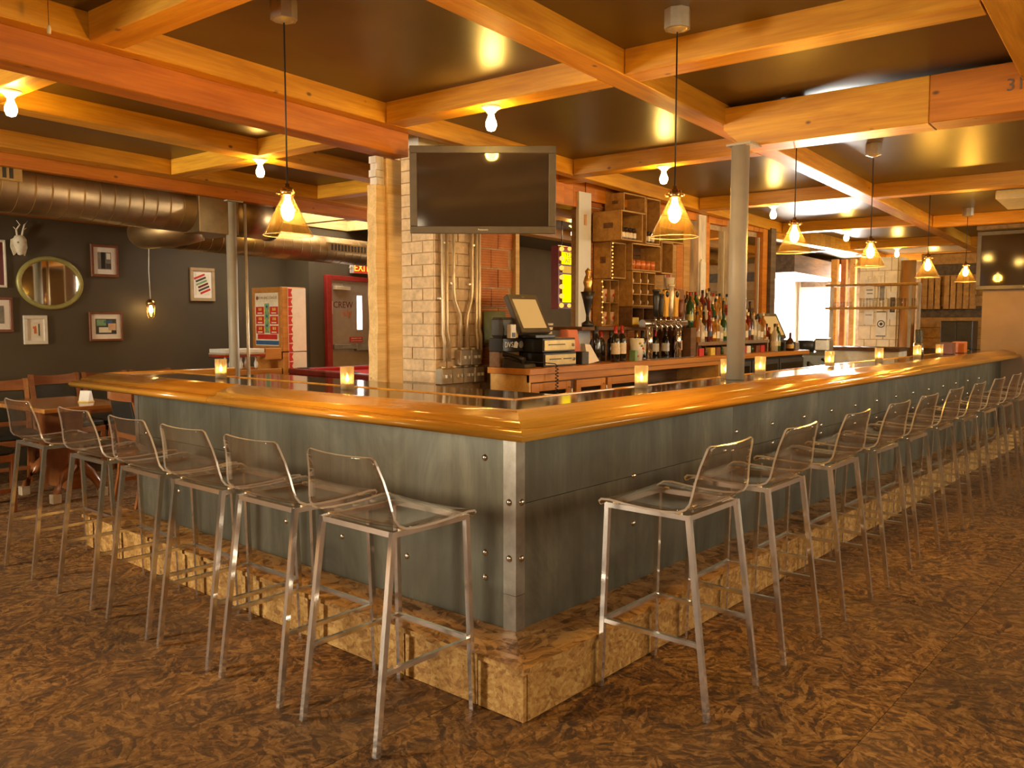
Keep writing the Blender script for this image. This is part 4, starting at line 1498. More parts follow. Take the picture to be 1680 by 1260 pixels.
# ---- cash drawers, registers, printers and the clutter at the left end
for k, (z, lab) in enumerate(((BZ, 'lower steel-fronted cash drawer on the worktop'), (BZ + .108, 'upper steel-fronted cash drawer under the touch screen'))):
    t = thing('cash_drawer', lab, 'cash drawer', (2.42 - .012 * k, 1.80, z), 0, 'stacked cash drawers')
    bx(0, .40, 0, .38, 0, .104).build('case', 'black_plastic', t, 0.004)
    bx(.012, .388, -.008, 0, .012, .090).build('front', 'drawer_steel', t, 0.002)
    bx(.06, .20 if k == 0 else .26, -.011, -.008, .052, .060).build('slot', 'black_plastic', t)
    if k == 0:
        bx(.23, .33, -.011, -.008, .052, .060).build('slot', 'black_plastic', t)
    MB().cyl((.36, -.016, .05), (.36, -.008, .05), .012, n=10).build('lock', 'chrome', t)


def register(label, loc, rz):
    t = thing('touch_register', label, 'register', loc, rz, 'touch screen registers')
    sc = MB()
    sc.M = Matrix.Rotation(math.radians(-29), 4, 'X')
    sc.box(-.165, .165, 0, .05, .05, .375)
    s = sc.build('screen_case', 'tv_frame', t, 0.006)
    p = MB(); p.M = sc.M
    p.box(-.128, .128, -.002, 0, .085, .330); p.build('display', 'screen_warm', t)
    p = MB(); p.M = sc.M
    p.box(-.012, .012, -.002, 0, .346, .356); p.build('badge', 'grey_plastic', t)
    MB().bar((0, .09, .02), (0, .17, .17), .09, .03).build('neck', 'black_plastic', t)
    bx(-.11, .11, -.06, .12, 0, .025).build('base', 'black_plastic', t, 0.004)
    return t


register('tilted touch screen register on top of the cash drawers', (2.47, 1.88, BZ + .213), math.radians(-3))
bk = thing('receipt_printer', 'black boxy receipt printer behind the register', 'printer', (2.175, 2.0, BZ + .216), 0)
bx(0, .16, 0, .115, 0, .15).build('case', 'dark_grey', bk, 0.02)
bx(.03, .13, -.003, 0, .06, .064).build('paper_slot', 'black_plastic', bk)
st = thing('stickered_box', 'black box with white stickers beside the cash drawers', 'box', (2.17, 1.98, BZ + .115), 0)
bx(0, .235, 0, .14, 0, .10).build('case', 'black_plastic', st, 0.004)
words('sticker', 'DVS', 0.055, 'white_plastic', st, face_M((.065, -.002, .05), (1, 0, 0), (0, 0, 1)))
MB().cyl((.205, -.002, .05), (.205, 0, .05), .026, n=16).build('sticker', 'grey_plastic', st)
MB().prism([(.115, .03), (.16, .025), (.172, .06), (.15, .075), (.13, .07)], 0, .002).build('sticker', 'white_plastic', st, 0, (0, -.0, 0), (PI / 2, 0, 0))
tag(bx(2.18, 2.405, 2.02, 2.125, BZ, BZ + .114).build('stand_box', 'crate_dark', None, 0.004), 'dark wooden stand under the stickered box', 'box')
ph = thing('telephone', 'black desk telephone at the left end of the worktop', 'telephone', (2.27, 1.90, BZ), .2)
MB().hexa([(-.09, -.09, 0), (.09, -.09, 0), (.09, .10, 0), (-.09, .10, 0), (-.085, -.08, .03), (.085, -.08, .03), (.085, .09, .075), (-.085, .09, .075)]).build('base', 'black_plastic', ph, 0.004)
MB().tube([(-.07, -.07, .055), (-.07, -.02, .08), (-.07, .05, .095), (-.07, .095, .10)], [.024, .016, .016, .024], 10).build('handset', 'black_plastic', ph)
pts = []
for k in range(60):
    a = k * 1.25
    pts.append((.11 + .012 * math.cos(a), -.245 + .012 * math.sin(a) , .01 - k * .005))
MB().tube([(-.06, -.08, .05), (.06, -.19, .035), (.10, -.235, .03)] + pts, .0035, 5).build('coiled_cord', 'cord_black', ph)
pm = thing('notice_holder', 'small white card machine by the pier on the worktop', 'card reader', (2.19, 1.92, BZ + .115 + .10), 0)
bx(-.0, .06, .0, .04, 0, .10).build('case', 'white_plastic', pm, 0.004)
bx(.012, .048, -.003, 0, .008, .04).build('keypad', 'black_plastic', pm)
tag(bx(2.345, 2.60, 2.325, 2.345, 1.22, 1.47).build('chalk_board', 'green_board', None, 0.004), 'green board leaning on the clay tile wall behind the register', 'board')
cu = thing('paper_cup', 'patterned paper cup behind the upper cash drawer', 'cup', (2.89, 2.14, BZ + .19))
MB().lathe([(0, 0), (.036, 0), (.048, .13), (.045, .13), (.034, .006), (0, .006)], 16).build('cup', 'cream_paper', cu)
for z in (.03, .065, .10):
    MB().lathe([(.0365 + z * .092, z), (.0378 + z * .092, z + .014)], 16).build('band', 'dark_grey', cu)
tag(bx(2.835, 2.945, 2.08, 2.20, BZ, BZ + .189).build('wooden_riser', 'cabinet_wood', None, 0.003), 'plain wooden riser under the patterned paper cup', 'box')
bgm = MB().hexa([(2.96, 1.98, BZ), (3.16, 1.98, BZ), (3.16, 2.14, BZ), (2.96, 2.14, BZ), (2.98, 2.0, BZ + .27), (3.11, 2.0, BZ + .27), (3.11, 2.08, BZ + .27), (2.98, 2.08, BZ + .27)])
tag(bgm.build('paper_bag', 'orange_paint', None, 0.006), 'orange brown paper bag standing right of the register', 'bag')
tag(bx(2.90, 2.99, 1.80, 1.90, BZ, BZ + .10).build('black_tub', 'dark_grey', None, 0.004), 'small black square tub right of the cash drawers', 'tub')
tag(MB().hexa([(3.01, 1.82, BZ), (3.13, 1.80, BZ + .02), (3.13, 1.88, BZ + .02), (3.01, 1.9, BZ), (2.99, 1.84, BZ + .16), (3.05, 1.83, BZ + .15), (3.05, 1.87, BZ + .15), (2.99, 1.88, BZ + .16)]).build('folded_napkin', 'mat_board'),
    'folded white napkin stack leaning by the black tub', 'napkin')

# ---- crates stacked as shelves
def crate(name, label, loc, W, D, H, mat='crate_wood', cols=1, rows=1, th=.012, slats=3):
    t = thing(name, label, 'crate', loc, 0, 'wooden crates stacked above the wine')
    for s, x in (('a', 0), ('b', W - th)):
        bx(x, x + th, 0, D, 0, H).build('side_board', mat, t, 0.002)
    bx(th, W - th, 0, D, 0, th).build('bottom_board', mat, t)
    bx(th, W - th, 0, D, H - th, H).build('top_board', mat, t)
    hs = H / slats
    for k in range(slats):
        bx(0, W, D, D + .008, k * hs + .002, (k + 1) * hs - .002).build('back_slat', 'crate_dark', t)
    for c in range(1, cols):
        x = th + (W - 2 * th) * c / cols
        bx(x - .004, x + .004, .004, D, th, H - th).build('divider', mat, t)
    for r in range(1, rows):
        z = th + (H - 2 * th) * r / rows
        bx(th, W - th, .003, D, z - .004, z + .004).build('shelf', mat, t)
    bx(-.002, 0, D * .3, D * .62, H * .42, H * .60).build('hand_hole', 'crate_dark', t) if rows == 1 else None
    return t


tag(bx(3.20, 4.47, 2.02, 2.34, 1.315, 1.345).build('shelf_board', 'crate_dark', None, 0.002), 'dark shelf board carrying the lowest crates above the wine bottles', 'shelf')
crate('wooden_crate', 'tall crate with four compartments holding red-marked cups', (3.79, 2.235, 1.346), .27, .10, .42, cols=2, rows=2)
crate('wooden_crate', 'crate printed with upright lettering on its side, above the cups', (3.80, 2.15, 1.770), .24, .185, .318)
words('lettering', 'COUNTRY GOODS', 0.03, 'crate_dark', bpy.data.objects['wooden_crate.001'], face_M((-.003, .20, .165), (0, 0, -1), (0, -1, 0))) if False else None
crate('wooden_crate', 'crate with jars of dark preserves, on top of the lettered crate', (3.72, 1.99, 2.09), .34, .30, .255)
crate('wooden_crate', 'topmost dark crate against the ceiling behind the jar crate', (3.92, 2.10, 2.36), .36, .20, .165)
crate('wooden_crate', 'upright crate at the top right of the stack beside the pendant', (4.29, 2.10, 2.10), .25, .20, .42)
crate('wooden_crate', 'crate with copper mugs in the middle of the stack', (4.06, 2.10, 1.85), .50, .22, .245)
crate('wooden_crate', 'pigeonhole crate of nine cells with small round jars', (4.07, 2.10, 1.525), .40, .22, .32, cols=3, rows=3)
crate('wooden_crate', 'low dark crate with a yellow box below the pigeonholes', (4.07, 2.10, 1.346), .40, .22, .175, 'crate_dark', 2)
crate('wooden_crate', 'open crate frame at the right end of the stack', (4.57, 2.10, 1.84), .22, .22, .30)
crate('wooden_crate', 'shallow crate lying under the pendant glow at right of the stack', (4.57, 2.12, 2.145), .45, .20, .14)
cm = None
for r in range(2):
    for c in range(2):
        lab = 'cream paper cup with red mark, %s %s cell of the tall crate' % (('lower', 'upper')[r], ('left', 'right')[c])
        loc = (3.868 + .120 * c, 2.284, 1.360 + .203 * r)
        if cm is None:
            cm = thing('cream_cup', lab, 'cup', loc, 0, 'cups in the tall crate')
            MB().lathe([(0, 0), (.031, 0), (.042, .115), (.039, .115), (.029, .006), (0, .006)], 16).build('cup', 'paper_cup', cm)
            MB().lathe([(.0, 0), (.014, 0), (.014, .002), (0, .002)], 12).build('mark', 'red_sign', cm, 0, (0, -.038, .062), (PI / 2 + .1, 0, 0))
        else:
            dup(cm, loc, None, lab)
jr = None


def jar(label, loc, s=1.0, group='preserve jars in the crates'):
    global jr
    if jr is None:
        jr = thing('preserve_jar', label, 'jar', loc, 0, group)
        MB().lathe([(0, 0), (.026, 0), (.028, .01), (.028, .075), (.020, .088), (0, .088)], 14).build('jar', 'brown_bottle', jr)
        MB().lathe([(.022, .087), (.023, .105), (0, .105)], 14).build('lid', 'foil_black', jr)
        MB().lathe([(.0285, .020), (.0285, .062)], 14).build('paper_label', 'label_paper', jr)
        return jr
    return dup(jr, loc, None, label)


for k in range(4):
    jar('dark preserve jar with a pale label, %s from left in the jar crate' % ORD[k], (3.81 + .062 * k, 2.05, 2.103))
for k in range(2):
    jar('dark preserve jar, %s in the crate behind the nearest pendant' % ('left one', 'right one')[k], (4.38 + .07 * k, 2.14, 2.113))
bn = None
for r in range(3):
    for c in range(3):
        lab = 'small pale round pot in the %s row, %s cell of the pigeonhole crate' % (('bottom', 'middle', 'top')[r], ('left', 'middle', 'right')[c])
        loc = (4.145 + .127 * c, 2.16, 1.541 + .0987 * r)
        if bn is None:
            bn = tag(MB().lathe([(0, 0), (.018, 0), (.026, .02), (.024, .036), (.016, .044), (0, .044)], 12).build('round_pot', 'cream_paper', None, 0, loc), lab, 'pot', 'pots in the pigeonholes')
        else:
            o = copy_obj(bn); o.location = loc; o['label'] = lab
mug = None
for k in range(5):
    lab = 'copper mug, %s from left in the middle crate' % ORD[k]
    loc = (4.13 + .085 * k, 2.15, 1.863)
    if mug is None:
        mug = thing('copper_mug', lab, 'mug', loc, 0, 'copper mugs in the middle crate')
        MB().lathe([(0, 0), (.032, 0), (.036, .05), (.033, .085), (.030, .085), (.030, .01), (0, .01)], 14).build('mug', 'copper_tile', mug)
        MB().tube([(.034, 0, .07), (.055, 0, .062), (.055, 0, .03), (.035, 0, .02)], .004, 6).build('handle', 'brass', mug)
    else:
        dup(mug, loc, None, lab)
tag(bx(4.10, 4.22, 2.12, 2.24, 1.359, 1.425).build('yellow_box', 'yellow_print', None, 0.003), 'small yellow box inside the low dark crate', 'box')
# statuette, small red lights and menu board
sta = thing('trophy', 'golden trophy figure on a dark cup at the left end of the crate shelf', 'trophy', (3.33, 2.06, 1.346))
MB().lathe([(0, 0), (.05, 0), (.05, .03), (.016, .05), (.014, .10), (.04, .22), (.06, .29), (.055, .29), (.03, .2), (0, .18)], 14).build('cup', 'foil_black', sta)
MB().lathe([(0, .27), (.035, .28), (.03, .33), (.04, .37), (.028, .41), (.018, .43), (.026, .46), (0, .49)], 12).build('figure', 'foil_gold', sta)
sl = thing('string_lights', 'string of tiny warm lights running down beside the crates', 'lights', (3.76, 2.215, 1.40))
MB().tube([(-.006, 0, -.03), (-.006, 0, .35), (.012, -.09, .37), (.012, -.09, .68)], .003, 6).build('wire', 'cord_black', sl)
for k in range(20):
    x, z = (-.006, -.02 + .045 * k) if k < 9 else (.012, .37 + .03 * (k - 9))
    MB().ball((x + .006 * math.sin(k * 2.1), -.010 - (.09 if k > 8 else 0), z), .008, 8).build('light', 'sign_bulb', sl)
mb_ = thing('menu_case', 'dark brown wooden case with a small emblem behind the yellow tap handles', 'case', (4.66, 2.04, 1.35))
bx(0, .245, 0, .10, 0, .345).build('case', 'frame_brown', mb_, 0.004)
MB().lathe([(0, 0), (.016, 0), (.016, .002), (0, .002)], 12).build('emblem', 'orange_paint', mb_, 0, (.13, -.001, .19), (PI / 2, 0, 0))

# ---- beer tap tower
tp = thing('tap_tower', 'chrome beer tap tower with six faucets on the back bar', 'beer tower', (3.98, 1.86, BZ))
MB().cyl((0, 0, .006), (0, 0, .30), .030, n=18).build('column', 'chrome', tp)
MB().cyl((.50, 0, .006), (.50, 0, .30), .030, n=18).build('column', 'chrome', tp)
bx(-.14, .62, -.10, .12, 0, .012).build('drip_tray', 'chrome', tp, 0.002)
MB().cyl((-.12, 0, .315), (.62, 0, .315), .036, n=18).build('manifold', 'chrome', tp)
for k in range(6):
    x = -.04 + .085 * k + .02
    MB().tube([(x, -.03, .315), (x, -.075, .315), (x, -.085, .29), (x, -.09, .25)], [.012, .012, .010, .008], 8).build('faucet', 'chrome', tp)
    MB().cyl((x, -.075, .32), (x, -.075, .375), .007, n=8).build('lever_stem', 'chrome', tp)


def handle(label, x, mat, w, h, kind):
    if kind == 'paddle':
        o = MB().prism([(-w * .5, 0), (w * .5, 0), (w * .45, h * .35), (w * .75, h * .80), (w * .72, h * .95), (w * .4, h), (-w * .4, h), (-w * .72, h * .95), (-w * .75, h * .80), (-w * .45, h * .35)], -.012, .012).build('tap_handle', mat, tp, 0.003, (x, -.075, .375), (PI / 2, 0, 0))
        MB().lathe([(0, 0), (w * .55, 0), (w * .55, .003), (0, .003)], 14).build('badge', 'foil_black', o, 0, (0, h * .86, .0125))
    else:
        o = MB().lathe([(0, 0), (w * .4, 0), (w * .45, h * .3), (w * .6, h * .7), (w * .5, h * .9), (w * .7, h * .93), (w * .7, h), (0, h)], 12).build('tap_handle', mat, tp, 0, (x, -.075, .375))
    o['label'] = label


handle('black carved tap handle', -.02, 'foil_black', .05, .235, 'round')
handle('dark slim tap handle', .065, 'dark_grey', .04, .20, 'round')
handle('mustard yellow paddle tap handle', .15, 'mustard', .055, .235, 'paddle')
handle('tall silver tap handle', .235, 'conduit', .045, .29, 'round')
handle('mustard yellow paddle tap handle', .32, 'mustard', .055, .235, 'paddle')
handle('short brown tap handle', .405, 'frame_brown', .04, .16, 'round')
wc = tag(MB().lathe([(0, 0), (.035, 0), (.052, .11), (.048, .11), (.032, .006), (0, .006)], 16).build('white_cup', 'cream_paper', None, 0, (4.66 + .04, 2.09, 1.695)), 'white paper cup on top of the dark brown case', 'cup')

# ---- wine bottles
WB = None


def wine(label, loc, lab_mat='label_paper', foil='foil_black', h=1.0):
    t = thing('wine_bottle', label, 'bottle', loc, 0, 'wine bottles on the worktop')
    MB().lathe([(0, 0), (.036, 0), (.038, .006), (.038, .185), (.030, .210), (.015, .232), (.0145, .285), (0, .285)], 16).build('bottle', 'bottle_dark', t)
    MB().lathe([(.0152, .235), (.0155, .300), (0, .300)], 12).build('foil', foil, t)
    if lab_mat:
        MB().lathe([(.0385, .065), (.0385, .155)], 16).build('paper_label', lab_mat, t)
    return t


wl_ = [('front label wine bottle with cream label, left of the patterned tumbler', 3.42, 1.84, 'label_paper', 'foil_red'),
       ('wine bottle with tan label just left of the patterned tumbler', 3.545, 1.86, 'label_paper', 'foil_red'),
       ('unlabelled dark wine bottle at the left end of the wine row', 3.26, 1.92, None, 'foil_black'),
       ('dark wine bottle with black foil behind the cream label bottle', 3.34, 2.00, None, 'foil_black'),
       ('dark wine bottle with red foil behind the tan label bottle', 3.47, 2.02, None, 'foil_red'),
       ('dark wine bottle half hidden behind the patterned tumbler', 3.62, 2.02, None, 'foil_black'),
       ('wine bottle with grey label between the tap columns, leftmost', 4.07, 2.05, 'grey_plastic', 'foil_gold'),
       ('wine bottle with tan label between the tap columns', 4.17, 2.05, 'label_paper', 'foil_black'),
       ('wine bottle with wide label behind the mustard tap handle', 4.27, 2.05, 'label_paper', 'foil_black'),
       ('wine bottle with white label behind the right tap column', 4.39, 2.05, 'white_plastic', 'foil_red'),
       ('wine bottle with white label right of the right tap column', 4.56, 2.04, 'white_plastic', 'foil_black'),
       ('dark wine bottle with narrow orange label right of the tap tower', 4.66, 1.96, 'paper_cup', 'foil_black'),
       ('dark wine bottle without label below the brown case', 4.72, 2.03, None, 'foil_gold')]
for lab, x, y, lm, fo in wl_:
    o = wine(lab, (x, y, BZ), lm, fo)
    if y > 1.99:
        o.scale = (1, 1, .84)
tu = thing('patterned_tumbler', 'tall white tumbler printed with red and yellow swirls by the wine', 'tumbler', (3.745, 1.84, BZ))
MB().lathe([(0, 0), (.048, 0), (.062, .19), (.058, .19), (.045, .006), (0, .006)], 20).build('tumbler', 'white_plastic', tu)
for k in range(7):
    a = -2.4 + .33 * k
    z = .04 + .022 * ((k * 5) % 6)
    rr = .0492 + .0735 * z
    MB().ball((rr * math.cos(a), rr * math.sin(a), z), .011, 8).build('print', ('red_sign', 'yellow_print', 'green_print')[k % 3], tu)
tag(bx(3.66, 3.70, 1.80, 1.86, BZ, BZ + .09).build('tea_box', 'green_print', None, 0.002), 'small green packet between the wine and the patterned tumbler', 'packet')

# ---- liquor on three steps behind a steel lip
lr = thing('liquor_steps', 'stepped liquor display shelf with a steel lip on the back bar', 'shelf', (4.86, 1.86, BZ))
bx(0, 1.60, 0, .16, .105, .122).build('step', 'crate_dark', lr)
bx(0, 1.60, -.006, 0, .10, .135).build('lip', 'chrome', lr)
bx(0, 1.60, .16, .30, .12, .240).build('step', 'crate_dark', lr)
bx(0, 1.60, .30, .395, .12, .350).build('step', 'crate_dark', lr)
for x in (0, .8, 1.585):
    bx(x, x + .015, .01, .39, 0, .105).build('bracket', 'crate_dark', lr)
BOT = {}
KINDS = [('amber_bottle', 'amber', 'tall'), ('clear_bottle', 'clear', 'tall'), ('honey_bottle', 'honey coloured', 'square'), ('brown_bottle', 'brown', 'tall'),
         ('green_bottle', 'green', 'tall'), ('amber_bottle', 'amber', 'round'), ('clear_bottle', 'clear', 'square'), ('red_bottle', 'red', 'tall')]


def liquor(kind, shape, label, loc, group, cap='foil_black', s=1.0):
    key = (kind, shape, cap)
    if key in BOT:
        o = dup(BOT[key], loc, None, label, group)
        o.scale = (1, 1, s)
        return o
    t = thing('liquor_bottle', label, 'bottle', loc, 0, group)
    if shape == 'square':
        MB().prism([(-.036, -.030), (.036, -.030), (.036, .030), (-.036, .030)], 0, .17).lathe([(.034, .170), (.026, .19), (.013, .20), (.012, .245), (0, .245)], 12).build('bottle', kind, t, 0)
        bx(-.030, .030, -.0315, -.030, .04, .11).build('paper_label', 'label_paper' if kind == 'clear_bottle' else 'cream_paper', t)
    elif shape == 'round':
        MB().lathe([(0, 0), (.034, 0), (.0385, .03), (.0385, .10), (.027, .15), (.013, .17), (.012, .225), (0, .225)], 14).build('bottle', kind, t)
        MB().lathe([(.039, .045), (.039, .08)], 14).build('paper_label', 'foil_gold', t)
    else:
        MB().lathe([(0, 0), (.036, 0), (.037, .01), (.037, .19), (.028, .215), (.013, .235), (.0125, .285), (0, .285)], 14).build('bottle', kind, t)
        MB().lathe([(.0376, .06), (.0376, .115)], 14).build('paper_label', {'clear_bottle': 'label_paper', 'green_bottle': 'frame_olive', 'brown_bottle': 'label_paper', 'amber_bottle': 'frame_tan', 'red_bottle': 'foil_black'}.get(kind, 'cream_paper'), t)
    top = {'square': .245, 'round': .225, 'tall': .285}[shape]
    MB().lathe([(.0145, top - .012), (.0145, top + .022), (0, top + .022)], 10).build('cap', cap, t)
    BOT[key] = t
    return t


caps = ['foil_black', 'foil_gold', 'foil_black', 'foil_red', 'conduit']
for row, (y, z, n, nm) in enumerate(((1.925, BZ + .123, 20, 'front'), (2.085, BZ + .241, 20, 'middle'), (2.205, BZ + .351, 20, 'back'))):
    for k in range(n):
        i = (k * 5 + row * 3 + (k * k) % 3) % len(KINDS)
        kind, cname, shp = KINDS[i]
        x = 4.90 + .045 + 1.50 * k / (n - 1) + rnd.uniform(-.003, .003)
        liquor(kind, shp, '%s %s liquor bottle, %s from left in the %s row of the stepped display' % (shp, cname, ORD[k], nm),
               (x, y + rnd.uniform(-.008, .008), z), 'liquor bottles on the stepped display', caps[(k + row) % 5], rnd.uniform(.86, 1.10))
for k in range(7):
    kind, cname, shp = KINDS[(k * 3 + 1) % len(KINDS)]
    liquor(kind, shp, '%s %s liquor bottle, %s from left in the group right of the pipe column' % (shp, cname, ORD[k]), (6.57 + .075 * (k % 2) + .015 * (k // 2), 1.84 + .105 * (k // 2), BZ), 'liquor bottles right of the column', caps[k % 5], 1.0)
liquor('green_bottle', 'tall', 'tall green bottle at the left end of the liquor display', (4.80, 1.92, 1.33), 'liquor bottles left of the display', 'foil_red', 1.1)
tag(bx(4.75, 4.85, 1.875, 1.965, BZ, 1.33).build('bottle_plinth', 'crate_dark', None, 0.003), 'dark plinth under the tall green bottle', 'box')
mini = None
for k in range(13):
    lab = 'little mixer can under the liquor step, %s from left' % ORD[k]
    loc = (4.95 + .115 * k, 1.895, BZ)
    if k % 3 == 1:
        o = tag(MB().lathe([(0, 0), (.026, 0), (.026, .05), (.010, .075), (.010, .09), (0, .09)], 10).build('bitters_bottle', ('green_bottle', 'brown_bottle', 'amber_bottle')[k % 2], None, 0, loc), 'small bitters bottle under the liquor step, %s from left' % ORD[k], 'bottle', 'small things under the liquor step')
    else:
        o = tag(bx(-.045, .045, -.03, .03, 0, .075).build('tin_box', ('red_sign', 'cream_paper', 'yellow_print', 'frame_brown')[k % 4], None, 0.003, loc), 'small %s tin box under the liquor step, %s from left' % (('red', 'cream', 'yellow', 'brown')[k % 4], ORD[k]), 'box', 'small things under the liquor step')
tag(bx(6.465, 6.545, 1.90, 1.99, BZ, BZ + .16).build('tan_box', 'label_paper', None, 0.003), 'tan carton at the right end of the liquor step', 'box')
t2 = register('second touch screen register at the right end of the back bar', (6.92, 1.93, BZ + .10), math.radians(-14))
bx(-.16, .16, -.10, .16, -.10, 0).build('stand', 'black_plastic', t2, 0.004)
o = thing('small_bottle', 'dark stout bottle with gold band in front of the second register', 'bottle', (6.83, 1.77, BZ))
MB().lathe([(0, 0), (.045, 0), (.047, .09), (.03, .13), (.015, .15), (.015, .21), (0, .21)], 14).build('bottle', 'brown_bottle', o)
MB().lathe([(.0465, .03), (.0475, .075)], 14).build('band', 'foil_gold', o)
tag(bx(7.125, 7.27, 1.84, 2.02, BZ, BZ + .085).build('flat_box', 'grey_plastic', None, 0.003), 'flat grey box at the far right end of the worktop', 'box')

# ================================================================== pictures and ornaments on the dark wall (on plane q = 6.75)
def on_wall(p, z, off=0.0):
    return BW(p, 6.75 - off, z)


def picture(label, p0, p1, z0, z1, frame, mat_w, art, fw=.028, detail=None):
    W, H = p1 - p0, z1 - z0
    t = thing('framed_picture', label, 'picture', on_wall((p0 + p1) / 2, (z0 + z1) / 2, .002), BA)
    fr = MB()
    fr.box(-W / 2, W / 2, -.025, 0, H / 2 - fw, H / 2).box(-W / 2, W / 2, -.025, 0, -H / 2, -H / 2 + fw)
    fr.box(-W / 2, -W / 2 + fw, -.025, 0, -H / 2 + fw, H / 2 - fw).box(W / 2 - fw, W / 2, -.025, 0, -H / 2 + fw, H / 2 - fw)
    fr.build('frame', frame, t, 0.003)
    bx(-W / 2 + fw, W / 2 - fw, -.010, -.002, -H / 2 + fw, H / 2 - fw).build('mat', 'mat_board', t)
    iw, ih = W / 2 - fw - mat_w, H / 2 - fw - mat_w * 1.1
    if art:
        bx(-iw, iw, -.012, -.010, -ih, ih).build('print', art, t)
    for d in detail or ():
        x0, x1, zz0, zz1, mt = d
        bx(x0 * iw, x1 * iw, -.0135, -.012, zz0 * ih, zz1 * ih).build('print_shape', mt, t)
    return t


picture('brown framed black and white photograph, above right of the oval mirror', 1.725, 2.01, 1.875, 2.205, 'frame_brown', .045, 'grey_plastic', detail=[(-.5, .1, -.9, 1, 'black_plastic'), (.2, .95, -.9, -.3, 'dark_grey'), (.3, .9, .2, .9, 'mat_board')])
picture('dark framed colourful landscape print, below right of the oval mirror', 1.685, 2.035, 1.215, 1.515, 'frame_brown', .045, 'dark_grey', .022, [(-.9, 0, .1, .9, 'green_print'), (-.7, .5, -.8, -.1, 'cream_paper'), (.2, .95, -.5, .4, 'paper_cup'), (-.2, .6, .4, .8, 'blue_print')])
picture('white framed small figure drawing below the oval mirror', 1.055, 1.275, 1.185, 1.465, 'frame_white', .03, 'cream_paper', .034, [(-.3, .2, -.5, .2, 'orange_paint'), (-.5, -.1, .15, .45, 'orange_paint'), (-.15, .15, .2, .5, 'orange_paint'), (.6, .8, -.8, .8, 'dark_grey')])
pr = picture('tan framed poster of slanted coloured lettering, near the slim column', 2.835, 3.14, 1.665, 2.04, 'frame_tan', .03, 'cream_paper', .036)
for k in range(6):
    m = MB(); m.M = Matrix.Rotation(math.radians(-22), 4, 'Y')
    m.box(-.075 + .01 * (k % 2), .07, -.0135, -.012, .085 - k * .036, .108 - k * .036)
    m.build('print_band', ('red_sign', 'dark_grey', 'green_print', 'dark_red', 'dark_grey', 'red_sign')[k], pr)
picture('dark brown framed print cut by the left edge, lower one', .62, .965, 1.30, 1.63, 'frame_brown', .05, 'grey_plastic', .026)
picture('white framed red print cut by the left edge, upper one', .62, .925, 1.72, 2.165, 'frame_white', .004, 'dark_red', .018)
om = thing('oval_mirror', 'oval mirror with olive gilt frame on the dark wall', 'mirror', on_wall(1.325, 1.785, .002), BA)
n = 40
m = MB()
rings = []
for (a, b, y) in ((.315, .262, 0), (.315, .262, -.022), (.295, .243, -.034), (.275, .223, -.024), (.268, .216, -.010)):
    rings.append([m.pt((a * math.cos(2 * PI * k / n), y, b * math.sin(2 * PI * k / n))) for k in range(n)])
for A, B in zip(rings, rings[1:]):
    for k in range(n):
        m.face([A[k], A[(k + 1) % n], B[(k + 1) % n], B[k]], 0, True)
m.build('frame', 'frame_olive', om)
m = MB()
m.face([m.pt((.27 * math.cos(2 * PI * k / n), -.011, .218 * math.sin(2 * PI * k / n))) for k in range(n)])
m.build('glass', 'mirror', om)
sk = thing('deer_skull', 'small white antlered deer skull mounted on the dark wall', 'skull', on_wall(1.045, 2.13, .01), BA)
MB().lathe([(0, -.10), (.022, -.09), (.035, -.04), (.055, .01), (.06, .05), (.04, .085), (0, .095)], 12).build('skull', 'bone', sk, 0, (0, -.03, 0))
MB().prism([(-.05, -.10), (-.075, -.02), (-.07, .05), (0, .09), (.07, .05), (.075, -.02), (.05, -.10), (.02, -.07), (0, -.09), (-.02, -.07)], 0, .012).build('shield', 'bone', sk, 0, (0, -.002, 0), (PI / 2, 0, 0))
for s in (-1, 1):
    MB().tube([(s * .02, -.03, .08), (s * .03, -.04, .14), (s * .02 + .02, -.05, .19), (s * .05 + .02, -.05, .23)], [.010, .009, .007, .002], 8).build('antler', 'bone', sk)
    MB().tube([(s * .028, -.04, .14), (s * .06, -.05, .165)], [.007, .002], 6).build('tine', 'bone', sk)
    MB().ball((s * .034, -.075, .02), .010, 8).build('eye_socket', 'frame_tan', sk)

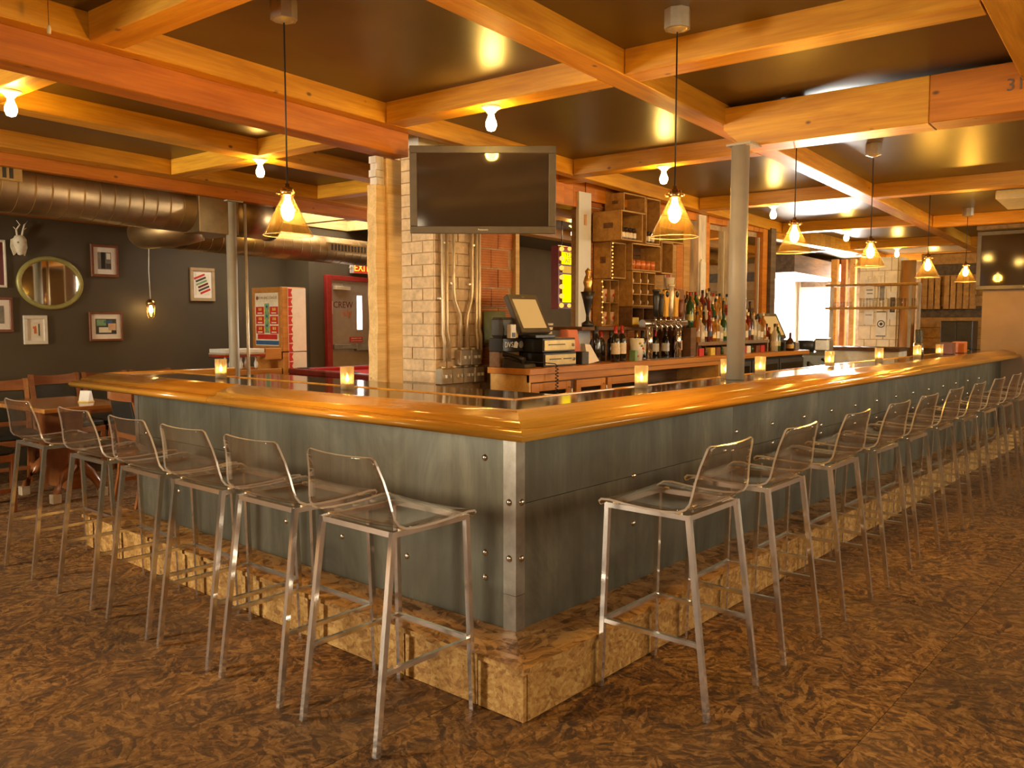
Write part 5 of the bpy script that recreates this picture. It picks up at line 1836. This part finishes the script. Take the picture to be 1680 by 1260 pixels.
# ================================================================== dining chairs and table at the left
def make_chair(label, loc, rz):
    t = thing('dining_chair', label, 'chair', loc, rz, 'wooden dining chairs at the left')
    # local +y is the way the sitter faces, the back is at -y
    bx(-.22, .22, -.20, .22, .425, .475).build('seat', 'cushion', t, 0.012)
    MB().box(-.225, .225, -.205, -.18, .375, .425).box(-.225, .225, .20, .225, .375, .425).box(-.225, -.20, -.18, .20, .375, .425).box(.20, .225, -.18, .20, .375, .425).build('seat_rail', 'chair_wood', t, 0.002)
    for s in (-1, 1):
        MB().bar((s * .205, .205, .43), (s * .205, .205, 0), .040, .034, up=(0, 1, 0)).build('leg', 'chair_wood', t, 0.003)
        m = MB()
        pts = [(-.26, 0), (-.215, .22), (-.20, .43), (-.225, .66), (-.275, .90)]
        for (y0, z0), (y1, z1) in zip(pts, pts[1:]):
            m.hexa([(s * .205 - .017, y0 - .02, z0), (s * .205 + .017, y0 - .02, z0), (s * .205 + .017, y0 + .02, z0), (s * .205 - .017, y0 + .02, z0),
                    (s * .205 - .017, y1 - .02, z1), (s * .205 + .017, y1 - .02, z1), (s * .205 + .017, y1 + .02, z1), (s * .205 - .017, y1 + .02, z1)])
        m.build('rear_leg', 'chair_wood', t)
    m = MB()
    N = 8
    for k in range(N):
        u0, u1 = -1 + 2 * k / N, -1 + 2 * (k + 1) / N
        f = lambda u: (-.275 - .03 * (1 - u * u), .90 - .018 * (1 - u * u))
        (y0, h0), (y1, h1) = f(u0), f(u1)
        m.hexa([(u0 * .225, y0 - .012, .80), (u1 * .225, y1 - .012, .80), (u1 * .225, y1 + .012, .80), (u0 * .225, y0 + .012, .80),
                (u0 * .225, y0 - .012, h0), (u1 * .225, y1 - .012, h1), (u1 * .225, y1 + .012, h1), (u0 * .225, y0 + .012, h0)])
    m.build('top_rail', 'chair_wood', t)
    MB().hexa([(-.188, -.238, .54), (.188, -.238, .54), (.188, -.205, .54), (-.188, -.205, .54), (-.188, -.285, .80), (.188, -.285, .80), (.188, -.252, .80), (-.188, -.252, .80)]).build('back_pad', 'cushion', t, 0.006)
    MB().bar((-.19, -.222, .52), (.19, -.222, .52), .022, .04).build('lower_rail', 'chair_wood', t)
    for s in (-1, 1):
        MB().bar((s * .205, .205, .16), (s * .205, -.225, .16), .018, .03).build('stretcher', 'chair_wood', t)
    MB().bar((-.205, -.01, .16), (.205, -.01, .16), .018, .03).build('stretcher', 'chair_wood', t)
    return t


ch = make_chair('dark padded wooden chair seen from behind between table and bar end', (.71, 4.27, 0), -PI / 2 - .05)
for lab, loc, rz in (('dark padded wooden chair cut by the left edge of the view', (-.42, 4.85, 0), -PI / 2 + .1),
                     ('red brown wooden chair at the far side of the dining table', (.62, 5.85, 0), PI - .2),
                     ('wooden chair against the dark wall, first beyond the bar end', (.77, 6.10, 0), PI + .06),
                     ('wooden chair against the dark wall, second beyond the bar end', (1.245, 6.12, 0), PI + .06),
                     ('wooden chair against the dark wall, third beyond the bar end', (1.715, 6.14, 0), PI + .06),
                     ('wooden chair left of the table against the dark wall', (-.42, 6.05, 0), PI + .06)):
    if lab.startswith('red'):
        loc = (.10, 5.62, 0); rz = PI - .1
    dup(ch, loc, rz, lab)
tb = thing('dining_table', 'wooden dining table on a pedestal with grey metal foot caps', 'table', (.28, 5.02, 0), .06)
bx(-.33, .33, -.48, .48, .715, .75).build('tabletop', 'table_wood', tb, 0.006)
bx(-.06, .06, -.25, .25, .08, .715).build('pedestal', 'chair_wood', tb, 0.004)
for sx in (-1, 1):
    for sy in (-1, 1):
        m = MB()
        m.hexa([(sx * .02 - .02, sy * .24 - .025, .20), (sx * .02 + .02, sy * .24 - .025, .20), (sx * .02 + .02, sy * .24 + .025, .20), (sx * .02 - .02, sy * .24 + .025, .20),
                (sx * .03 - .02, sy * .24 - .025, .34), (sx * .03 + .02, sy * .24 - .025, .34), (sx * .03 + .02, sy * .24 + .025, .34), (sx * .03 - .02, sy * .24 + .025, .34)])
        m.tube([(sx * .02, sy * .24, .27), (sx * .10, sy * .255, .20), (sx * .16, sy * .265, .10), (sx * .18, sy * .27, .03)], [.045, .038, .03, .026], 8)
        lg = m.build('leg', 'chair_wood', tb)
        bx(sx * .18 - .032, sx * .18 + .032, sy * .27 - .032, sy * .27 + .032, 0, .07).build('foot_cap', 'conduit', lg, 0.003)
t = thing('menu_stand', 'folded white menu card with yellow edge on the dining table', 'menu', (.42, 4.86, .757), .5)
MB().prism([(-.03, 0), (.03, 0), (.008, .085), (-.008, .085)], -.045, .045).build('card', 'white_plastic', t, 0, None, (PI / 2, 0, 0))
bx(-.034, .034, -.048, .048, -.006, .004).build('base', 'yellow_print', t)

# ================================================================== pool table
pt_ = thing('pool_table', 'red felt pool table with dark mahogany rails before the crew door', 'pool table', (3.42, 4.52, 0), math.radians(-6))
A_, B_ = .64, 1.16
bx(-A_, A_, -B_, B_, .60, .82).build('cabinet', 'dark_red', pt_, 0.01)
bx(-A_ + .12, A_ - .12, -B_ + .12, B_ - .12, .82, .84).build('bed_cloth', 'red_felt', pt_)
for x0, x1, y0, y1 in ((-A_, -A_ + .12, -B_, B_), (A_ - .12, A_, -B_, B_), (-A_ + .12, A_ - .12, -B_, -B_ + .12), (-A_ + .12, A_ - .12, B_ - .12, B_)):
    bx(x0, x1, y0, y1, .82, .88).build('rail', 'dark_red', pt_, 0.01)
for x0, x1, y0, y1 in ((-A_ + .12, -A_ + .16, -B_ + .15, B_ - .15), (A_ - .16, A_ - .12, -B_ + .15, B_ - .15), (-A_ + .16, A_ - .16, -B_ + .12, -B_ + .16), (-A_ + .16, A_ - .16, B_ - .16, B_ - .12)):
    bx(x0, x1, y0, y1, .84, .876).build('cushion', 'red_felt', pt_, 0.005)
for sx in (-1, 1):
    for sy in (-1, 1):
        bx(sx * .48 - .08, sx * .48 + .08, sy * .95 - .08, sy * .95 + .08, 0, .60).build('leg', 'dark_red', pt_, 0.012)
        MB().lathe([(.07, 0), (.075, .004), (.06, .006), (.05, -.03), (0, -.03)], 16).build('pocket', 'black_plastic', pt_, 0, (sx * (A_ - .12), sy * (B_ - .12), .881))
    MB().lathe([(.06, 0), (.065, .004), (.05, .006), (.045, -.03), (0, -.03)], 16).build('pocket', 'black_plastic', pt_, 0, (sx * (A_ - .10), 0, .881))
for k in range(7):
    MB().lathe([(0, .004), (.010, .003), (.012, 0)], 8).build('rail_bolt', 'conduit', pt_, 0, (-A_ - .001, -.96 + .32 * k, .78), (0, -PI / 2, 0))
    if k % 3 != 0:
        MB().lathe([(0, .003), (.008, 0)], 8).build('sight', 'cream_paper', pt_, 0, (-A_ + .05, -.96 + .32 * k, .8805))

pl = thing('pool_lamp', 'amber shaded lamp over the pool table, mostly behind the timber post', 'lamp', (3.36, 4.60, 1.885))
MB().lathe([(.20, 0), (.19, .012), (.05, .15), (.04, .17), (.036, .17), (.046, .145), (.185, .004), (.20, 0)], 24).build('shade', 'mustard', pl)
MB().ball((0, 0, .05), .035).build('bulb', 'bulb_glow', pl)
MB().cyl((0, 0, .17), (0, 0, .78), .005, n=8).build('cord', 'cord_black', pl)
lamp_light(pl, 'pool_light', 26, (1.0, 0.54, 0.12), .05, (0, 0, .05))

# ================================================================== arcade bowling game
bg = thing('bowling_game', 'orange wooden arcade bowling game with red score cards on its head box', 'arcade game', (2.89, 5.80, 0))
bx(0, .30, 0, .56, 0, 1.05).build('lower_box', 'game_wood', bg, 0.004)
bx(0, .30, 0, .56, 1.06, 1.76).build('head_box', 'game_wood', bg, 0.004)
fr = MB()
fr.box(-.02, 0, 0, .56, 1.70, 1.76).box(-.02, 0, 0, .56, 1.06, 1.12).box(-.02, 0, 0, .05, 1.12, 1.70).box(-.02, 0, .51, .56, 1.12, 1.70)
fr.build('score_frame', 'game_wood', bg, 0.003)
bx(-.010, -.002, .05, .51, 1.12, 1.70).build('score_card', 'cream_paper', bg)
FM = lambda y, z: face_M((-.0125, y, z), (0, -1, 0), (0, 0, 1))
bx(-.012, -.010, .07, .49, 1.60, 1.685).build('title_band', 'label_paper', bg)
words('lettering', 'BOWLING LEAGUE', 0.043, 'frame_brown', bg, FM(.265, 1.645))
MB().cyl((-.0135, .465, 1.645), (-.012, .465, 1.645), .022, n=16).build('ball_print', 'frame_brown', bg)
bx(-.012, -.010, .235, .325, 1.26, 1.585).build('lane_print', 'green_print', bg)
for r in range(3):
    for c in range(2):
        z = 1.505 - r * .105
        y = .415 if c == 0 else .145
        bx(-.013, -.010, y - .078, y + .078, z - .044, z + .044).build('score_panel', 'red_sign', bg)
        for k in range(2):
            bx(-.0145, -.013, y - .035 + .035 * k, y - .012 + .035 * k, z + .0, z + .03).build('score_digit', 'yellow_print', bg)
        bx(-.0145, -.013, y - .045, y + .045, z - .032, z - .020).build('score_line', 'cream_paper', bg)
        yy = y - .078 if c == 0 else y + .078
        MB().cyl((-.0125, yy, z), (-.0105, yy, z), .022, n=14).build('dot_print', 'yellow_print', bg)
for r in range(3):
    MB().cyl((-.0135, .28, 1.55 - r * .105), (-.012, .28, 1.55 - r * .105), .016, n=14).build('ball_print', 'blue_print', bg)
bx(-.012, -.010, .09, .47, 1.19, 1.245).build('check_band', 'red_sign', bg)
bx(-.013, -.010, .06, .50, 1.13, 1.175).build('base_band', 'blue_print', bg)
bx(.07, .30, -.006, 0, .02, 1.05).build('side_panel', 'mat_board', bg)
bx(.07, .30, -.006, 0, 1.06, 1.75).build('side_panel', 'mat_board', bg)
for k in range(17):
    z = .05 + k * .10
    MB().prism([(.07, z), (.125, z + .01), (.105, z + .05), (.125, z + .09), (.07, z + .095)], 0, .003).build('scallop', 'red_sign', bg, 0, (0, -.006, 0), (PI / 2, 0, 0))
bx(-.90, -.02, 0.0, .05, .62, .88).build('side_rail', 'game_wood', bg, 0.003)
bx(-.90, -.02, .51, .56, .62, .88).build('side_rail', 'game_wood', bg, 0.003)
bx(-.90, -.02, .05, .51, .78, .82).build('lane', 'pine', bg)
bx(-.22, -.02, 0.0, .05, .98, 1.10).build('side_cheek', 'game_wood', bg, 0.003)
for x in (-.86, -.4):
    bx(x, x + .08, .02, .54, 0, .62).build('leg', 'game_wood', bg, 0.003)
bx(-.70, -.24, -.01, .30, 1.06, 1.10).build('pin_hood', 'white_plastic', bg, 0.003)
for k in range(3):
    bx(-.705, -.235, -.015, .305, 1.02 + k * .014, 1.027 + k * .014).build('hood_stripe', ('red_sign', 'orange_paint', 'cream_paper')[k], bg)
for k in range(5):
    MB().lathe([(0, 0), (.018, .02), (.022, .06), (.010, .10), (.014, .125), (0, .14)], 10).build('pin', 'white_plastic', bg, 0, (-.66 + .09 * k, .06 + .05 * (k % 2), .88))

# ================================================================== far end: grey pier wall with television, pallet wall, shelf, block pier
struct(MB().box(8.60, 9.0, -1.3, .22, 0, 2.46).build('wall_bar_end', 'plaster'))
bx(8.585, 8.60, -2.6, .23, 2.28, 2.60)
tag(bx(8.30, 8.598, -1.25, .245, 2.415, 2.462).build('bulkhead_box', 'grey_plank', None, 0.004), 'dark box above the far wall television', 'box')
tv2 = tv('dark television on the grey wall at the right edge', (8.50, -.235, 2.08), (0, -1, 0), 1.02, .66, 0.0, 'Panasonic')
# white painted block pier
bp = struct(MB().box(0, .60, 0, .56, 0, 2.55).build('trim_6', 'mortar'))
bp.location = BW(11.5, 1.30, 0)
bp.rotation_euler = (0, 0, BA)
blk = bx(-.02, .02, .004, .183, .004, .21).mesh('block', ['white_block'])
blkh = bx(-.02, .02, .004, .088, .004, .21).mesh('block', ['white_block'])
for r in range(12):
    ys_ = [0, .187, .374] if r % 2 == 0 else [0, .0925, .28, .467]
    for k, y in enumerate(ys_):
        half = r % 2 == 1 and k in (0, 3)
        o = bpy.data.objects.new('block', blkh if half else blk)
        COL.objects.link(o)
        o.parent = bp
        o.location = (rnd.uniform(-.004, .002), y, r * .214)
bsd = bx(.004, .19, -.02, .02, .004, .21).mesh('block', ['white_block'])
for r in range(12):
    for k in range(3):
        o = bpy.data.objects.new('block', bsd)
        COL.objects.link(o)
        o.parent = bp
        o.location = (.02 + k * .193, rnd.uniform(-.003, .002), r * .214)
tag(MB().cyl(BW(11.55, 1.16, 0), BW(11.55, 1.16, 2.50), .105, n=20).build('log_post', 'log_wood'), 'round honey brown log post beside the white block pier', 'post')
for k, (q0, q1, mt) in enumerate(((1.95, 2.03, 'post_wood'), (2.08, 2.16, 'fir'), (2.20, 2.30, 'pine'))):
    m = MB(); hexB(m, 11.55 - .05 * k, 11.65 - .05 * k, q0, q1, 0, 2.56)
    tag(m.build('timber_post', mt, None, 0.004), 'upright timber post between window and white pier, %s from left' % ORD[2 - k], 'post')


def poster(label, q0, q1, z0, z1, details, p=11.46):
    t = thing('poster', label, 'poster', BW(p, (q0 + q1) / 2, (z0 + z1) / 2), BA)
    W, H = q1 - q0, z1 - z0
    bx(-.012, 0, -W / 2, W / 2, -H / 2, H / 2).build('sheet', 'white_plastic', t)
    for y0, y1, a, b, mt in details:
        bx(-.015, -.012, y0 * W / 2, y1 * W / 2, a * H / 2, b * H / 2).build('print', mt, t)
    return t


poster('white notice sheet on the left of the block pier', 1.63, 1.77, 1.52, 2.22, [(-.7, .7, .5, .56, 'grey_plastic'), (-.7, .5, .35, .4, 'grey_plastic'), (-.7, .7, .1, .15, 'grey_plastic'), (-.6, .6, -.3, -.25, 'grey_plastic'), (-.7, .7, -.6, -.56, 'grey_plastic')])
sp = poster('dark framed round emblem sign low on the block pier', 1.44, 1.585, 1.33, 1.72, [(-.95, .95, .93, 1, 'dark_grey'), (-.95, .95, -1, -.93, 'dark_grey')])
MB().lathe([(.045, 0), (.058, 0), (.058, .004), (.045, .004)], 20).build('emblem_ring', 'dark_grey', sp, 0, (-.012, 0, .0), (0, -PI / 2, 0))
MB().lathe([(0, 0), (.025, 0), (.012, .004), (0, .004)], 6).build('emblem', 'dark_grey', sp, 0, (-.012, 0, 0), (0, -PI / 2, 0))
poster('framed photograph of two figures on the right of the block pier', 1.30, 1.42, 1.60, 2.02, [(-.7, .5, -.5, .6, 'dark_grey'), (-.6, 0, -.4, .3, 'label_paper')])
poster('small framed card above the emblem sign on the pier', 1.46, 1.56, 1.86, 2.16, [(-.7, .7, -.8, .8, 'grey_plastic')])
# plank wall with two hung pallets
pw = struct(MB().box(0, .1, -3.2, 1.05, 0, 2.62).build('wall_plank', 'crate_dark'))
pw.location = BW(11.9, 0, 0)
pw.rotation_euler = (0, 0, BA)
for r in range(16):
    bx(-.02 - rnd.uniform(0, .01), 0, -3.2, 1.05, .02 + r * .162, .02 + r * .162 + .155).build('plank', ('crate_wood', 'pallet_wood', 'grey_plank', 'pallet_wood')[(r * 7) % 4], pw)
for lab, q0, q1 in (('wooden pallet hung on the plank wall behind the glass shelf', .75, 1.02), ('wooden pallet hung on the plank wall left of the far television', .27, .71)):
    t = thing('hung_pallet', lab, 'pallet', BW(11.80, q0, 1.76), BA)
    W = q1 - q0
    n = max(3, int(W / .075))
    for k in range(n):
        bx(-.02, 0, W * k / n + .008, W * (k + 1) / n - .012, 0, .50).build('slat', 'pallet_wood', t, 0.002)
    for z in (.0, .22, .45):
        bx(0, .06, 0, W, z, z + .05).build('bearer', 'crate_wood', t)
# steel framed glass shelf over the service counter
gs = thing('glass_rack', 'hanging two-tier wooden glass shelf with pale posts at the far end', 'shelf', BW(10.6, 0, 0), BA)
for z in (1.73, 2.07):
    bx(-.12, .12, .80, 2.08, z, z + .035).build('shelf_board', 'crate_wood', gs, 0.003)
for y in (.80, .92):
    bx(-.02, .02, y - .02, y + .02, 1.177, 2.10).build('upright', 'white_worn', gs)
for y in (2.02, ):
    bx(-.02, .02, y - .02, y + .02, 1.177, 2.10).build('upright', 'white_worn', gs)
words('lettering', 'EAT', 0.13, 'white_plastic', gs, face_M((-.10, 1.38, 2.165), (0, -1, 0), (0, 0, 1)), .006)
words('lettering', 'DRINK', 0.10, 'white_plastic', gs, face_M((-.10, 1.10, 2.155), (0, -1, 0), (0, 0, 1)), .006) if False else None
g0 = None
k = 0
for grp, (y0, n, hh, nm) in enumerate(((1.97, 6, .08, 'short'), (1.60, 8, .13, 'tall'), (1.21, 9, .12, 'middle'))):
    for i in range(n):
        lab = 'clear glass on the far hanging shelf, %s from left in the %s group' % (ORD[i], ('left', 'centre', 'right')[grp])
        loc = BW(10.6, y0 - .045 * i, 1.766)
        o = MB().lathe([(0, 0), (.016, 0), (.020, hh), (.017, hh), (.013, .005), (0, .005)], 12)
        if g0 is None or g0[0] != grp:
            g = tag(o.build('drinking_glass', 'clear_glass', None, 0, loc), lab, 'glass', 'glasses on the far shelf')
            g0 = (grp, g)
        else:
            g = copy_obj(g0[1]); g.location = loc; g['label'] = lab
sc = thing('service_counter', 'dark wooden service counter below the hanging glass shelf', 'counter', BW(10.6, 0, 0), BA)
bx(-.25, .30, .98, 2.10, 1.12, 1.175).build('worktop', 'crate_dark', sc, 0.004)
bx(-.20, .28, 1.0, 2.05, 0, 1.12).build('front', 'white_block', sc)
mc = thing('coffee_grinder', 'rounded grey machine with dark hopper on the service counter by the window', 'machine', BW(9.9, 2.02, 0), BA)
bx(-.15, .25, -.22, .22, 0, 1.10).build('body', 'machine_grey', mc, 0.05)
MB().lathe([(0, 0), (.10, 0), (.13, .16), (0, .17)], 16).build('hopper', 'cushion', mc, 0, (-.02, .12, 1.10))
bx(-.05, .20, -.20, .02, 1.10, 1.30).build('head', 'box_steel', mc, 0.03)
MB().tube([(-.16, .05, .95), (-.26, .02, .92), (-.28, -.08, .75), (-.22, -.16, .60)], .018, 8).build('hose', 'cord_black', mc)
MB().tube([(-.16, -.15, 1.0), (-.25, -.22, .98), (-.26, -.30, .80), (-.20, -.30, .6)], .018, 8).build('hose', 'cord_black', mc)
ov = thing('pizza_oven', 'black square oven cabinet before the plank wall by the grey pier', 'oven', BW(11.2, .20, 1.15), BA)
bx(0, .45, 0, .42, 0, .42).build('cabinet', 'black_plastic', ov, 0.006)
for y in (.01, .215):
    d = bx(-.012, 0, y, y + .195, .03, .40).build('door', 'dark_grey', ov, 0.003)
MB().box(-.30, .2, -.14, .42, -1.15, -.02).build('stand', 'crate_dark', ov)
# bits on the far bar: caddy, cutlery jar, bottles
for lab, x, y, mt, s in (('brown wooden caddy on the far bar end', 7.15, .22, 'frame_brown', 1), ('square reddish box on the far bar end', 7.55, .20, 'copper_tile', 1)):
    tag(bx(-.06, .06, -.06, .06, 0, .12).build('caddy', mt, None, 0.004, (x, y, ZT + .001)), lab, 'caddy')
cj = thing('cutlery_jar', 'steel jar with dark handled cutlery near the far candles', 'jar', (6.25, .26, ZT + .001))
MB().lathe([(0, 0), (.045, 0), (.045, .13), (.041, .13), (.041, .01), (0, .01)], 14).build('jar', 'chrome', cj)
for k in range(6):
    a = k * 1.05
    MB().tube([(.015 * math.cos(a), .015 * math.sin(a), .02), (.03 * math.cos(a), .03 * math.sin(a), .26)], [.004, .010], 6).build('utensil', 'cushion', cj)
